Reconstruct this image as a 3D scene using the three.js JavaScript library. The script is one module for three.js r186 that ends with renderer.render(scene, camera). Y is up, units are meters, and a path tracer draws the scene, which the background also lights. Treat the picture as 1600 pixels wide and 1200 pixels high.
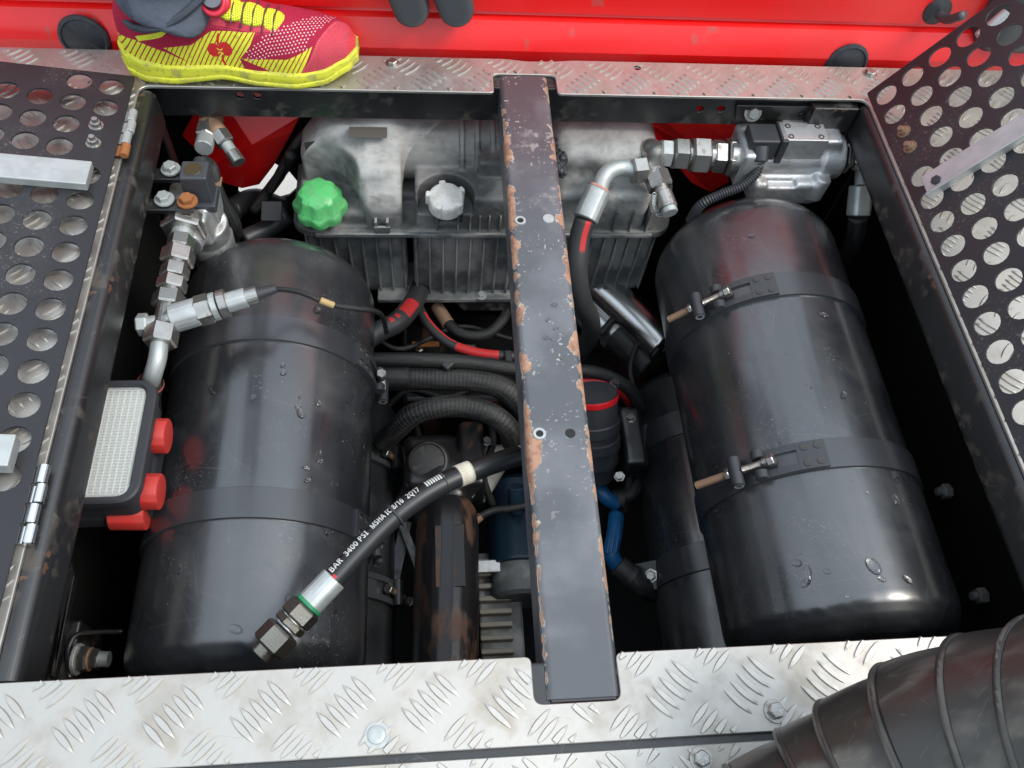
import * as THREE from 'three';
import { RoundedBoxGeometry } from 'three/addons/geometries/RoundedBoxGeometry.js';
import { mergeGeometries, toCreasedNormals } from 'three/addons/utils/BufferGeometryUtils.js';

// ---------- camera, sky, sun, exposure ----------
const scene = new THREE.Scene();
const camera = new THREE.PerspectiveCamera(50.06, 4 / 3, 0.02, 60);
camera.position.set(0.3451, 0.7008, 0.8525);
camera.rotation.set(-1.0218, -0.1924, 0.1485, 'YXZ');
camera.updateMatrixWorld(true);
const renderer = new THREE.WebGLRenderer({ antialias: true });
renderer.setSize(1024, 768);
renderer.toneMapping = THREE.LinearToneMapping;
renderer.toneMappingExposure = 1.5;
renderer.shadowMap.enabled = true;
{ // bright overcast sky, brightest where the sun stands behind the cloud, to the right of the zenith
  const w = 512, h = 256, d = new Float32Array(w * h * 4), s = new THREE.Vector3(0.58, 0.8, 0.2).normalize(), v = new THREE.Vector3();
  for (let j = 0; j < h; j++) for (let i = 0; i < w; i++) {
    const th = ((j + 0.5) / h - 0.5) * Math.PI, ph = ((i + 0.5) / w - 0.5) * 2 * Math.PI;
    v.set(Math.cos(th) * Math.cos(ph), Math.sin(th), Math.cos(th) * Math.sin(ph));
    const c = Math.max(0, v.dot(s)), cl = 0.06 * (Math.sin(v.x * 7 + v.z * 4) * Math.sin(v.z * 9 - v.x * 3));
    let k = v.y > 0 ? 0.62 + 0.3 * v.y + cl + 0.5 * c ** 6 + 1.5 * c ** 60 : 0.3;
    const o = (j * w + i) * 4; d[o] = k * 0.88; d[o + 1] = k * 1.01; d[o + 2] = k * 1.15; d[o + 3] = 1;
  }
  const t = new THREE.DataTexture(d, w, h, THREE.RGBAFormat, THREE.FloatType);
  t.mapping = THREE.EquirectangularReflectionMapping; t.magFilter = t.minFilter = THREE.LinearFilter; t.needsUpdate = true;
  scene.background = t; scene.environment = t;
}
const sun = new THREE.DirectionalLight(0xfff3e4, 1.5);
sun.position.set(0.45 + 1.74, 2.4, 0.3 + 0.6); sun.target.position.set(0.45, 0, 0.3); sun.castShadow = true; sun.shadow.radius = 42;
Object.assign(sun.shadow.camera, { left: -1.5, right: 1.5, top: 1.5, bottom: -1.5, near: 0.1, far: 8 });
scene.add(sun, sun.target);

// ---------- helpers ----------
let seed = 7; const rnd = () => { seed = (seed * 1664525 + 1013904223) >>> 0; return seed / 4294967296; };
const rr = (a, b) => a + (b - a) * rnd();
const V = (x, y, z) => new THREE.Vector3(x, y, z);
const W = 0.93, D = 0.697; // the opening in the deck, 0..W by 0..D at y = 0
const FPX = 1285, RM = new THREE.Matrix4().makeRotationFromEuler(camera.rotation);
const ray = (u, v) => V((u - 800) / FPX, (600 - v) / FPX, -1).applyMatrix4(RM);
const A = (u, v, y) => { const d = ray(u, v); return camera.position.clone().addScaledVector(d, (y - camera.position.y) / d.y); };  // measured point at height y
const AZ = (u, v, z) => { const d = ray(u, v); return camera.position.clone().addScaledVector(d, (z - camera.position.z) / d.z); };  // measured point at distance z
const onCyl = (u, v, cx, cy, r) => { const d = ray(u, v), o = camera.position, ox = o.x - cx, oy = o.y - cy, a = d.x * d.x + d.y * d.y, b = ox * d.x + oy * d.y, q = b * b - a * (ox * ox + oy * oy - r * r), p = o.clone().addScaledVector(d, (-b - Math.sqrt(Math.max(0, q))) / a); p.miss = q < 0.0008; return p; };
const names = new Map();
const numbered = (n) => { const k = names.get(n) || 0; names.set(n, k + 1); return k ? `${n}_${String(k).padStart(3, '0')}` : n; };
const things = [];
function thing(name, label, category, group) { const o = new THREE.Group(); o.name = numbered(name); o.userData = { label, category }; if (group) o.userData.group = group; scene.add(o); things.push(o); return o; }
function boxUV(g) {
  if (g.userData.keep) return g;
  if (g.index) g = g.toNonIndexed();
  const p = g.attributes.position, n = g.attributes.normal, uv = new Float32Array(p.count * 2);
  for (let f = 0; f < p.count; f += 3) {
    let x = 0, y = 0, z = 0; for (let k = 0; k < 3; k++) { x += n.getX(f + k); y += n.getY(f + k); z += n.getZ(f + k); }
    x = Math.abs(x); y = Math.abs(y); z = Math.abs(z); const ax = y >= x && y >= z ? 1 : x >= z ? 0 : 2;
    for (let k = 0; k < 3; k++) { const i = f + k; uv[2 * i] = ax === 0 ? p.getZ(i) : p.getX(i); uv[2 * i + 1] = ax === 1 ? -p.getZ(i) : p.getY(i); }
  }
  g.setAttribute('uv', new THREE.BufferAttribute(uv, 2)); return g;
}
function part(parent, name, geo, mat, kind) {
  if (Array.isArray(geo)) geo = merge(geo);
  const m = new THREE.Mesh(boxUV(geo), mat); m.name = name; m.castShadow = m.receiveShadow = true; if (kind) m.userData.kind = kind; parent.add(m); return m;
}
const merge = (l) => { const k = l.every((g) => g.userData.keep); const r = mergeGeometries(l.map((g0) => { const g = k ? g0 : boxUV(g0), h = g.index ? g.toNonIndexed() : g.clone(); for (const a of Object.keys(h.attributes)) if (!['position', 'normal', 'uv'].includes(a)) h.deleteAttribute(a); return h; })); r.userData.keep = true; return r; };
const rbox = (w, h, d, r = 0.002, x = 0, y = 0, z = 0, s = 2) => new RoundedBoxGeometry(w, h, d, s, Math.min(r, w / 2.01, h / 2.01, d / 2.01)).translate(x, y, z);
const boxAt = (a, b, r) => rbox(Math.abs(b[0] - a[0]), Math.abs(b[1] - a[1]), Math.abs(b[2] - a[2]), r, (a[0] + b[0]) / 2, (a[1] + b[1]) / 2, (a[2] + b[2]) / 2);
const frame = (dir, ref = V(0, 1, 0)) => { const y = dir.clone().normalize(); let r = ref.clone(); if (Math.abs(r.dot(y)) > 0.97) r = V(0, 0, 1); const x = new THREE.Vector3().crossVectors(y, r).normalize(), z = new THREE.Vector3().crossVectors(x, y); return new THREE.Matrix4().makeBasis(x, y, z); };
const place = (g, pos, dir, ref) => g.applyMatrix4(frame(dir, ref).setPosition(pos));
// a body of revolution: profile [t along dir, radius]
function revolve(pr, pos, dir, seg = 24, crease = 0.6, turn = 0) {
  let g = new THREE.LatheGeometry(pr.map(([t, r]) => new THREE.Vector2(Math.max(r, 1e-5), t)), seg, turn);
  const R = Math.max(...pr.map((q) => q[1])) * 2 * Math.PI, uv = g.attributes.uv, q = g.attributes.position; for (let i = 0; i < uv.count; i++) uv.setXY(i, uv.getX(i) * R, q.getY(i));
  g = toCreasedNormals(g, crease); g.userData.keep = true; return place(g, pos, dir);
}
function tank(pr, cx, cy, seg = 96) { // revolve about an axis along z, uv in metres
  const R = Math.max(...pr.map((q) => q[1])), n = pr.length, pos = [], uv = [], idx = [];
  for (let i = 0; i < n; i++) for (let k = 0; k <= seg; k++) { const a = (k / seg) * 2 * Math.PI; pos.push(cx + pr[i][1] * Math.sin(a), cy - pr[i][1] * Math.cos(a), pr[i][0]); uv.push(a * R, pr[i][0] + (pr[i][2] || 0)); }
  for (let i = 0; i < n - 1; i++) for (let k = 0; k < seg; k++) { const a = i * (seg + 1) + k, b = a + seg + 1; idx.push(a, a + 1, b, a + 1, b + 1, b); }
  let g = new THREE.BufferGeometry(); g.setAttribute('position', new THREE.Float32BufferAttribute(pos, 3)); g.setAttribute('uv', new THREE.Float32BufferAttribute(uv, 2)); g.setIndex(idx); g.computeVertexNormals();
  g = toCreasedNormals(g, 0.7); g.userData.keep = true; return g;
}
const cyl = (a, b, r, r2 = r, seg = 20, ch = 0.0008) => { const L = a.distanceTo(b); return revolve([[0, 0], [0, r - ch], [ch, r], [L - ch, r2], [L, r2 - ch], [L, 0]], a, b.clone().sub(a), seg); };
const hex = (a, b, r, turn = 0, ch = 0.12) => { const L = a.distanceTo(b), c = Math.min(r * ch, L * 0.2); return revolve([[0, 0], [0, r - c], [c, r], [L - c, r], [L, r - c], [L, 0]], a, b.clone().sub(a), 6, 0.3, turn); };
// a tube along points; rf(t) radius; uv: x along (metres), y around
function sweep(pts, rf, nS = 60, nR = 14, up = V(0, 1, 0), cap = true, tension) {
  const c = pts instanceof THREE.Curve ? pts : new THREE.CatmullRomCurve3(pts, false, 'centripetal'), len = c.getLength(), pos = [], uv = [], idx = [];
  const f = typeof rf === 'function' ? rf : () => rf; let ref = up; for (let i = 0; i <= 20; i++) if (Math.abs(c.getTangentAt(i / 20).dot(up)) > 0.97) ref = V(0.8, 0, 0.6);
  for (let i = 0; i <= nS; i++) {
    const t = i / nS, p = c.getPointAt(t), T = c.getTangentAt(t); const n = ref.clone(); n.addScaledVector(T, -n.dot(T)).normalize();
    const B = new THREE.Vector3().crossVectors(T, n), r = f(t, len);
    for (let k = 0; k <= nR; k++) { const a = (k / nR - 0.5) * 2 * Math.PI, ca = Math.cos(a) * r, sa = Math.sin(a) * r; pos.push(p.x + ca * n.x + sa * B.x, p.y + ca * n.y + sa * B.y, p.z + ca * n.z + sa * B.z); uv.push(t * len, 0.5 - a / (2 * Math.PI)); }
  }
  for (let i = 0; i < nS; i++) for (let k = 0; k < nR; k++) { const a = i * (nR + 1) + k, b = a + nR + 1; idx.push(a, a + 1, b, b, a + 1, b + 1); }
  if (cap) for (const e of [0, nS]) { const o = pos.length / 3, p = c.getPointAt(e / nS); pos.push(p.x, p.y, p.z); uv.push((e / nS) * len, 0.5); for (let k = 0; k < nR; k++) { const a = e * (nR + 1) + k; e ? idx.push(o, a, a + 1) : idx.push(o, a + 1, a); } }
  let g = new THREE.BufferGeometry(); g.setAttribute('position', new THREE.Float32BufferAttribute(pos, 3)); g.setAttribute('uv', new THREE.Float32BufferAttribute(uv, 2)); g.setIndex(idx); g.computeVertexNormals();
  // join the seam's normals
  const nn = g.attributes.normal; for (let i = 0; i <= nS; i++) { const a = i * (nR + 1), b = a + nR, v = V(nn.getX(a) + nn.getX(b), nn.getY(a) + nn.getY(b), nn.getZ(a) + nn.getZ(b)).normalize(); nn.setXYZ(a, v.x, v.y, v.z); nn.setXYZ(b, v.x, v.y, v.z); }
  g = g.toNonIndexed(); g.userData.keep = true; return g;
}
const roundPoly = (pts, r, S = new THREE.Shape()) => { // pts [[x,y,radius?]...]
  const n = pts.length; for (let i = 0; i < n; i++) { const p = new THREE.Vector2(...pts[i]), a = new THREE.Vector2(...pts[(i + n - 1) % n]), b = new THREE.Vector2(...pts[(i + 1) % n]); const q = pts[i][2] ?? r, da = a.sub(p), db = b.sub(p), la = da.length(), lb = db.length(), k = Math.min(q, la / 2.05, lb / 2.05);
    const s = p.clone().addScaledVector(da, k / la), e = p.clone().addScaledVector(db, k / lb); if (i) S.lineTo(s.x, s.y); else S.moveTo(s.x, s.y); if (k > 1e-6) S.quadraticCurveTo(p.x, p.y, e.x, e.y); } S.closePath(); return S; };
const extr = (shape, depth, bevel = 0.0006, cs = 6) => new THREE.ExtrudeGeometry(shape, { depth: depth - 2 * bevel, bevelEnabled: bevel > 0, bevelThickness: bevel, bevelSize: bevel, bevelOffset: -bevel, bevelSegments: 1, curveSegments: cs }).translate(0, 0, bevel);
const sheet = (pts, r, top, th, holes = []) => { const s = roundPoly(pts.map(([x, z, q]) => (q === undefined ? [x, -z] : [x, -z, q])), r); for (const [x, z, q] of holes) { const h = new THREE.Path(); h.absarc(x, -z, q, 0, 2 * Math.PI, true); s.holes.push(h); } return extr(s, th).rotateX(-Math.PI / 2).translate(0, top - th, 0); };
// ---- signed distance shapes meshed with surface nets
const len3 = (x, y, z) => Math.sqrt(x * x + y * y + z * z);
const sBox = (x, y, z, c, h, r) => { const a = Math.abs(x - c[0]) - h[0] + r, b = Math.abs(y - c[1]) - h[1] + r, d = Math.abs(z - c[2]) - h[2] + r; return len3(Math.max(a, 0), Math.max(b, 0), Math.max(d, 0)) + Math.min(Math.max(a, b, d), 0) - r; };
const sCap = (x, y, z, a, b, r0, r1 = r0) => { const bx = b[0] - a[0], by = b[1] - a[1], bz = b[2] - a[2], px = x - a[0], py = y - a[1], pz = z - a[2]; const t = Math.max(0, Math.min(1, (px * bx + py * by + pz * bz) / (bx * bx + by * by + bz * bz))); return len3(px - t * bx, py - t * by, pz - t * bz) - (r0 + (r1 - r0) * t); };
const sCyl = (x, y, z, a, b, r, e = 0.002) => { const bx = b[0] - a[0], by = b[1] - a[1], bz = b[2] - a[2], L = len3(bx, by, bz), px = x - a[0], py = y - a[1], pz = z - a[2]; const t = (px * bx + py * by + pz * bz) / L, q = Math.sqrt(Math.max(0, px * px + py * py + pz * pz - t * t)) - r + e, w = Math.abs(t - L / 2) - L / 2 + e; return Math.hypot(Math.max(q, 0), Math.max(w, 0)) + Math.min(Math.max(q, w), 0) - e; };
const smin = (a, b, k) => { const h = Math.max(k - Math.abs(a - b), 0) / k; return Math.min(a, b) - h * h * k * 0.25; };
const smax = (a, b, k) => -smin(-a, -b, k);
function nets(f, lo, hi, h, crease = 0) {
  const n = [0, 1, 2].map((i) => Math.ceil((hi[i] - lo[i]) / h) + 1), [nx, ny, nz] = n, val = new Float32Array(nx * ny * nz), id = (i, j, k) => i + nx * (j + ny * k);
  for (let k = 0; k < nz; k++) for (let j = 0; j < ny; j++) for (let i = 0; i < nx; i++) val[id(i, j, k)] = f(lo[0] + i * h, lo[1] + j * h, lo[2] + k * h);
  const vi = new Int32Array(nx * ny * nz).fill(-1), pos = [], idx = [];
  for (let k = 0; k < nz - 1; k++) for (let j = 0; j < ny - 1; j++) for (let i = 0; i < nx - 1; i++) {
    let sx = 0, sy = 0, sz = 0, c = 0; const g = (a, b, d) => val[id(i + a, j + b, k + d)];
    const e = (a, b, d, a2, b2, d2) => { const p = g(a, b, d), q = g(a2, b2, d2); if (p < 0 !== q < 0) { const t = p / (p - q); sx += a + t * (a2 - a); sy += b + t * (b2 - b); sz += d + t * (d2 - d); c++; } };
    e(0,0,0,1,0,0); e(0,1,0,1,1,0); e(0,0,1,1,0,1); e(0,1,1,1,1,1); e(0,0,0,0,1,0); e(1,0,0,1,1,0); e(0,0,1,0,1,1); e(1,0,1,1,1,1); e(0,0,0,0,0,1); e(1,0,0,1,0,1); e(0,1,0,0,1,1); e(1,1,0,1,1,1);
    if (c) { vi[id(i, j, k)] = pos.length / 3; pos.push(lo[0] + (i + sx / c) * h, lo[1] + (j + sy / c) * h, lo[2] + (k + sz / c) * h); }
  }
  const quad = (a, b, c, d, flip) => { if (a < 0 || b < 0 || c < 0 || d < 0) return; flip ? idx.push(a, c, b, a, d, c) : idx.push(a, b, c, a, c, d); };
  for (let k = 1; k < nz - 1; k++) for (let j = 1; j < ny - 1; j++) for (let i = 1; i < nx - 1; i++) {
    const s = val[id(i, j, k)] < 0;
    if (s !== val[id(i + 1, j, k)] < 0) quad(vi[id(i, j - 1, k - 1)], vi[id(i, j, k - 1)], vi[id(i, j, k)], vi[id(i, j - 1, k)], !s);
    if (s !== val[id(i, j + 1, k)] < 0) quad(vi[id(i - 1, j, k - 1)], vi[id(i - 1, j, k)], vi[id(i, j, k)], vi[id(i, j, k - 1)], !s);
    if (s !== val[id(i, j, k + 1)] < 0) quad(vi[id(i - 1, j - 1, k)], vi[id(i, j - 1, k)], vi[id(i, j, k)], vi[id(i - 1, j, k)], !s);
  }
  let g = new THREE.BufferGeometry(); g.setAttribute('position', new THREE.Float32BufferAttribute(pos, 3)); g.setIndex(idx);
  const nr = [], q = h * 0.5; for (let i = 0; i < pos.length; i += 3) { const [x, y, z] = [pos[i], pos[i + 1], pos[i + 2]]; const v = V(f(x + q, y, z) - f(x - q, y, z), f(x, y + q, z) - f(x, y - q, z), f(x, y, z + q) - f(x, y, z - q)).normalize(); nr.push(v.x, v.y, v.z); }
  g.setAttribute('normal', new THREE.Float32BufferAttribute(nr, 3)); const uv = []; for (let i = 0; i < pos.length; i += 3) uv.push(pos[i] + 0.35 * (pos[i + 1] + pos[i + 2]), pos[i + 1] - pos[i + 2]); g.setAttribute('uv', new THREE.Float32BufferAttribute(uv, 2)); g.userData.keep = true; return g;
}
// ---------- noise and textures ----------
const hash = (x, y, s) => { let h = Math.imul(x, 374761393) ^ Math.imul(y, 668265263) ^ Math.imul(s, 974711); h = Math.imul(h ^ (h >>> 13), 1274126177); return ((h ^ (h >>> 16)) >>> 0) / 4294967296; };
const vn = (x, y, p, s) => { const xi = Math.floor(x), yi = Math.floor(y), fx = x - xi, fy = y - yi, a = fx * fx * (3 - 2 * fx), b = fy * fy * (3 - 2 * fy), m = (q) => ((q % p) + p) % p; const h = (i, j) => hash(m(xi + i), m(yi + j), s); return (h(0, 0) * (1 - a) + h(1, 0) * a) * (1 - b) + (h(0, 1) * (1 - a) + h(1, 1) * a) * b; };
const fbm = (u, v, p, s, o = 4) => { let t = 0, a = 0.5, n = 0; for (let i = 0; i < o; i++) { t += a * vn(u * p, v * p, p, s + i); n += a; a *= 0.5; p *= 2; } return t / n; };
const st = (a, b, x) => { const t = Math.max(0, Math.min(1, (x - a) / (b - a))); return t * t * (3 - 2 * t); };
const mx = (a, b, t) => a.map((q, i) => q + (b[i] - q) * t);
const toS = (x) => 255 * (x <= 0.0031308 ? 12.92 * x : 1.055 * Math.pow(Math.min(1, x), 1 / 2.4) - 0.055);
function texs(w, h, size, fn) { // fn(u, v) -> [[r,g,b] linear, roughness, height]
  const c = new Uint8Array(w * h * 4), r = new Uint8Array(w * h * 4), b = new Uint8Array(w * h * 4);
  for (let j = 0; j < h; j++) for (let i = 0; i < w; i++) { const [k, ro, he = 0.5] = fn((i + 0.5) / w, (j + 0.5) / h), o = (j * w + i) * 4; for (let q = 0; q < 3; q++) { c[o + q] = toS(Math.max(0, k[q])); r[o + q] = 255 * Math.max(0, Math.min(1, ro)); b[o + q] = 255 * Math.max(0, Math.min(1, he)); } c[o + 3] = r[o + 3] = b[o + 3] = 255; }
  const mk = (d, srgb) => { const t = new THREE.DataTexture(d, w, h); t.magFilter = THREE.LinearFilter; t.wrapS = t.wrapT = THREE.RepeatWrapping; if (size) t.repeat.set(1 / size[0], 1 / size[1]); if (srgb) t.colorSpace = THREE.SRGBColorSpace; t.needsUpdate = true; return t; };
  return { map: mk(c, true), roughnessMap: mk(r), bumpMap: mk(b) };
}
const mat = (col, rough, metal = 0, more = {}) => { const m = new THREE.MeshPhysicalMaterial({ roughness: rough, metalness: metal, ...more }); m.color.setRGB(...(Array.isArray(col) ? col : [col, col, col])); return m; };
const tmat = (t, metal, bump, more = {}) => { const o = { ...t }; if (!bump) delete o.bumpMap; return new THREE.MeshPhysicalMaterial({ ...o, metalness: metal, roughness: 1, bumpScale: bump, ...more }); };
const scratches = (n, s, lmin, lmax) => { const l = []; for (let i = 0; i < n; i++) { const a = hash(i, 1, s) * 6.283, L = lmin + hash(i, 2, s) * (lmax - lmin), x = hash(i, 3, s), y = hash(i, 4, s); l.push([x, y, Math.cos(a) * L, Math.sin(a) * L, L]); } const G = 32, cell = new Map(); l.forEach((q) => { const n = Math.ceil(q[4] * G * 2) + 1; for (let k = 0; k <= n; k++) { const X = Math.floor((((q[0] + q[2] * k / n) % 1) + 1) % 1 * G), Y = Math.floor((((q[1] + q[3] * k / n) % 1) + 1) % 1 * G); for (let a = -1; a <= 1; a++) for (let b = -1; b <= 1; b++) { const key = ((X + a + G) % G) * G + (Y + b + G) % G; if (!cell.has(key)) cell.set(key, new Set()); cell.get(key).add(q); } } });
  return (u, v, w) => { let m = 0; const c = cell.get(Math.floor(u * G) % G * G + Math.floor(v * G) % G); if (c) for (const q of c) { let dx = u - q[0], dy = v - q[1]; dx -= Math.round(dx - q[2] / 2); dy -= Math.round(dy - q[3] / 2); const t = Math.max(0, Math.min(1, (dx * q[2] + dy * q[3]) / (q[4] * q[4]))), d = Math.hypot(dx - t * q[2], dy - t * q[3]); m = Math.max(m, 1 - d / w); } return m; }; };
const scrA = scratches(60, 11, 0.02, 0.18), scrB = scratches(90, 5, 0.01, 0.07);
const T = {};
T.tank = texs(1024, 1024, [0.4, 0.4], (u, v) => { const a = fbm(u, v, 5, 1, 5), b = fbm(u, v, 24, 9, 3), c = fbm(u * 1, v, 3, 21, 4); const film = st(0.45, 0.7, a) * 0.6 + st(0.45, 0.75, c) * 0.6, ol = st(0.56, 0.62, fbm(u, v, 8, 55, 4)); const sp = st(0.8, 0.86, vn(u * 240, v * 240, 240, 4)) * st(0.55, 0.7, fbm(u, v, 7, 33, 3)); const s = scrA(u, v, 0.0011) * (0.4 + 0.6 * b);
  return [mx(mx([0.017, 0.019, 0.022], [0.048, 0.05, 0.053], film * (0.5 + 0.6 * b)), [0.22, 0.21, 0.19], Math.max(0, s) * 0.3 + sp * 0.3 + 0.06 * st(0.7, 0.8, vn(u * 400, v * 400, 400, 71)) * film), 0.25 - 0.08 * ol + 0.14 * film + 0.1 * b + 0.1 * Math.max(0, s), 0.5 + 0.3 * (a - 0.5)]; });
T.black = texs(1024, 1024, [0.3, 0.3], (u, v) => { const a = fbm(u, v, 6, 3, 5), b = fbm(u, v, 30, 14, 3), d = st(0.55, 0.7, a) * st(0.35, 0.65, b); const s = Math.max(0, scrB(u, v, 0.0012)); const ch = st(0.81, 0.84, fbm(u, v, 26, 77, 3)) * st(0.52, 0.6, a);
  return [mx(mx(mx([0.011, 0.011, 0.012], [0.06, 0.05, 0.038], d * 0.8), [0.18, 0.17, 0.15], s * 0.5), [0.13, 0.06, 0.03], ch * 0.7), 0.34 + 0.35 * d + 0.1 * b, 0.5 + (a - 0.5) * 0.6 - ch * 0.3]; });
T.door = texs(1024, 1024, [0.3, 0.3], (u, v) => { const a = fbm(u, v, 5, 43, 4), b = fbm(u, v, 40, 12, 3), sp = st(0.8, 0.88, vn(u * 200, v * 200, 200, 8)) * st(0.5, 0.7, a), s = Math.max(0, scrB(v, u, 0.001)); return [mx([0.016, 0.016, 0.019], [0.2, 0.19, 0.17], sp * 0.4 + 0.12 * s + 0.05 * st(0.5, 0.8, a)), 0.3 + 0.14 * a + 0.1 * b, 0.5 + 0.25 * (b - 0.5)]; });
T.alu = texs(1024, 1024, [0.26, 0.26], (u, v) => { const a = fbm(u, v, 6, 5, 5), b = fbm(u, v, 40, 15, 3), d = st(0.52, 0.75, a), g = st(0.6, 0.85, fbm(u, v, 9, 60, 6)) * 0.7, s = Math.max(0, scrB(u, v, 0.0013)) * 0.5; return [mx(mx(mx([0.53, 0.505, 0.465], [0.45, 0.42, 0.37], d * 0.9), [0.36, 0.3, 0.22], g * 0.4 + 0.2 * st(0.5, 0.75, b) * d), [0.36, 0.36, 0.36], s), 0.36 + 0.2 * a + 0.14 * b + 0.2 * g, 0.5 + 0.4 * (b - 0.5)]; });
T.paleMottle = texs(1024, 1024, [0.34, 0.34], (u, v) => { const a = fbm(u, v, 4, 81, 5), b = fbm(u, v, 34, 82, 3), c = fbm(u, v, 9, 83, 4); const k = st(0.3, 0.7, a) * 0.6 + 0.9 * (c - 0.42) + 0.5 * (b - 0.5) + 0.12; return [mx(mx([0.12, 0.122, 0.118], [0.5, 0.495, 0.47], Math.max(0, k)), [0.05, 0.042, 0.032], st(0.6, 0.78, c) * 0.4 + 0.25 * st(0.62, 0.8, b)), 0.5 + 0.25 * k, 0.5 + 0.35 * (b - 0.5)]; });
T.darkMottle = texs(512, 512, [0.3, 0.3], (u, v) => { const a = fbm(u, v, 5, 84, 5), b = fbm(u, v, 40, 85, 3), k = st(0.35, 0.7, a) * 0.7 + 0.4 * (b - 0.5); return [mx([0.075, 0.077, 0.074], [0.27, 0.265, 0.25], Math.max(0, k)), 0.46 + 0.2 * a, b]; });
T.rib = texs(512, 512, [0.25, 0.25], (u, v) => { const a = fbm(u, v, 5, 91, 5), b = fbm(u, v, 30, 92, 3); return [mx([0.1, 0.105, 0.105], [0.36, 0.355, 0.335], st(0.4, 0.7, a) * 0.7 + 0.2 * (b - 0.5)), 0.5 + 0.2 * a, b]; });
T.cast = texs(512, 512, [0.12, 0.12], (u, v) => { const a = fbm(u, v, 5, 101, 4), b = fbm(u, v, 60, 102, 3); return [mx([0.6, 0.6, 0.6], [0.36, 0.35, 0.33], st(0.45, 0.75, a) * 0.8), 0.36 + 0.18 * a + 0.12 * b, b]; });
T.zinc = texs(512, 512, [0.06, 0.06], (u, v) => { const a = fbm(u, v, 6, 111, 4), b = fbm(u, v, 50, 112, 2), r = st(0.66, 0.78, fbm(u, v, 9, 113, 4)); return [mx(mx([0.5, 0.49, 0.465], [0.34, 0.33, 0.305], a), [0.2, 0.16, 0.11], r * 0.6), 0.26 + 0.14 * a + 0.2 * r, b]; });
T.galv = texs(512, 512, [0.12, 0.12], (u, v) => { const a = fbm(u, v, 8, 121, 3), b = vn(u * 22, v * 22, 22, 122); return [mx([0.5, 0.53, 0.52], [0.42, 0.445, 0.435], st(0.2, 0.8, 0.7 * a + 0.3 * b)), 0.44 + 0.1 * a, a]; });
T.rust = texs(512, 1024, [0.3, 0.6], (u, v) => { const a = fbm(u, v, 6, 131, 5), b = fbm(u, v, 26, 132, 3), k = st(0.56, 0.68, a) * 0.7 * st(0.3, 0.6, b); return [mx([0.012, 0.012, 0.013], mx([0.07, 0.03, 0.016], [0.12, 0.055, 0.03], b), k), 0.32 + 0.45 * k, 0.5 - 0.4 * k + 0.2 * b]; });
T.rubber = texs(512, 512, [0.15, 0.15], (u, v) => { const a = fbm(u, v, 6, 141, 4), b = fbm(u, v, 60, 142, 2); return [mx([0.013, 0.0135, 0.014], [0.04, 0.039, 0.036], st(0.45, 0.75, a) * 0.7), 0.42 + 0.2 * a, b]; });
T.concrete = texs(512, 512, [0.5, 0.5], (u, v) => { const a = fbm(u, v, 6, 151, 5), b = fbm(u, v, 80, 152, 2); return [mx([0.36, 0.34, 0.31], [0.5, 0.48, 0.44], 0.6 * a + 0.4 * b), 0.85, b]; });
T.red = texs(512, 512, [0.6, 0.6], (u, v) => { const a = fbm(u, v, 4, 161, 5), b = fbm(u, v, 50, 162, 3), s = st(0.78, 0.84, fbm(u, v, 20, 163, 3)); return [mx(mx([0.86, 0.008, 0.008], [0.8, 0.022, 0.02], st(0.45, 0.8, a)), [0.3, 0.1, 0.08], s * 0.5), 0.26 + 0.14 * a + 0.05 * b, 0.5]; });
const M = { darkMottle: tmat(T.darkMottle, 0, 0.0004),
  tank: tmat(T.tank, 0, 0.0006, { ior: 1.85, clearcoat: 0.75, clearcoatRoughness: 0.19 }), buckle: mat([0.05, 0.053, 0.058], 0.38, 0.2), black: tmat(T.black, 0, 0.0005, { ior: 1.7 }), door: tmat(T.door, 0, 0.0003), alu: tmat(T.alu, 0.92, 0.0003), paleMottle: tmat(T.paleMottle, 0, 0.0004), rib: tmat(T.rib, 0, 0.0003), cast: tmat(T.cast, 0.85, 0.0003), zinc: tmat(T.zinc, 0.95, 0.0001), galv: tmat(T.galv, 0.55, 0.0001), rust: tmat(T.rust, 0.1, 0.001), rubber: tmat(T.rubber, 0, 0.0002), concrete: tmat(T.concrete, 0, 0.001), red: tmat(T.red, 0, 0, { clearcoat: 0.4, clearcoatRoughness: 0.25 }),
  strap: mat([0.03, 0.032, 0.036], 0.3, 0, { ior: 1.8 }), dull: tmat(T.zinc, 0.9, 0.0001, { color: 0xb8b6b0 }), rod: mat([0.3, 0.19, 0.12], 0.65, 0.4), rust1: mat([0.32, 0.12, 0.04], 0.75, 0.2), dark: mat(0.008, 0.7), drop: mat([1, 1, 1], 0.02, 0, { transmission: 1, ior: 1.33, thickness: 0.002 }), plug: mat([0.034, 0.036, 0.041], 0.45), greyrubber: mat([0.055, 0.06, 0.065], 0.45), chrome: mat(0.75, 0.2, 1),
};
// ---------- ground, deck plates, frame ----------
{ const g = new THREE.Mesh(boxUV(new THREE.PlaneGeometry(60, 60).rotateX(-Math.PI / 2).translate(0, -1.3, 0)), M.concrete); g.name = 'ground'; g.userData = { kind: 'structure', label: 'pale concrete yard glimpsed below the truck' }; g.receiveShadow = true; scene.add(g); }
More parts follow.
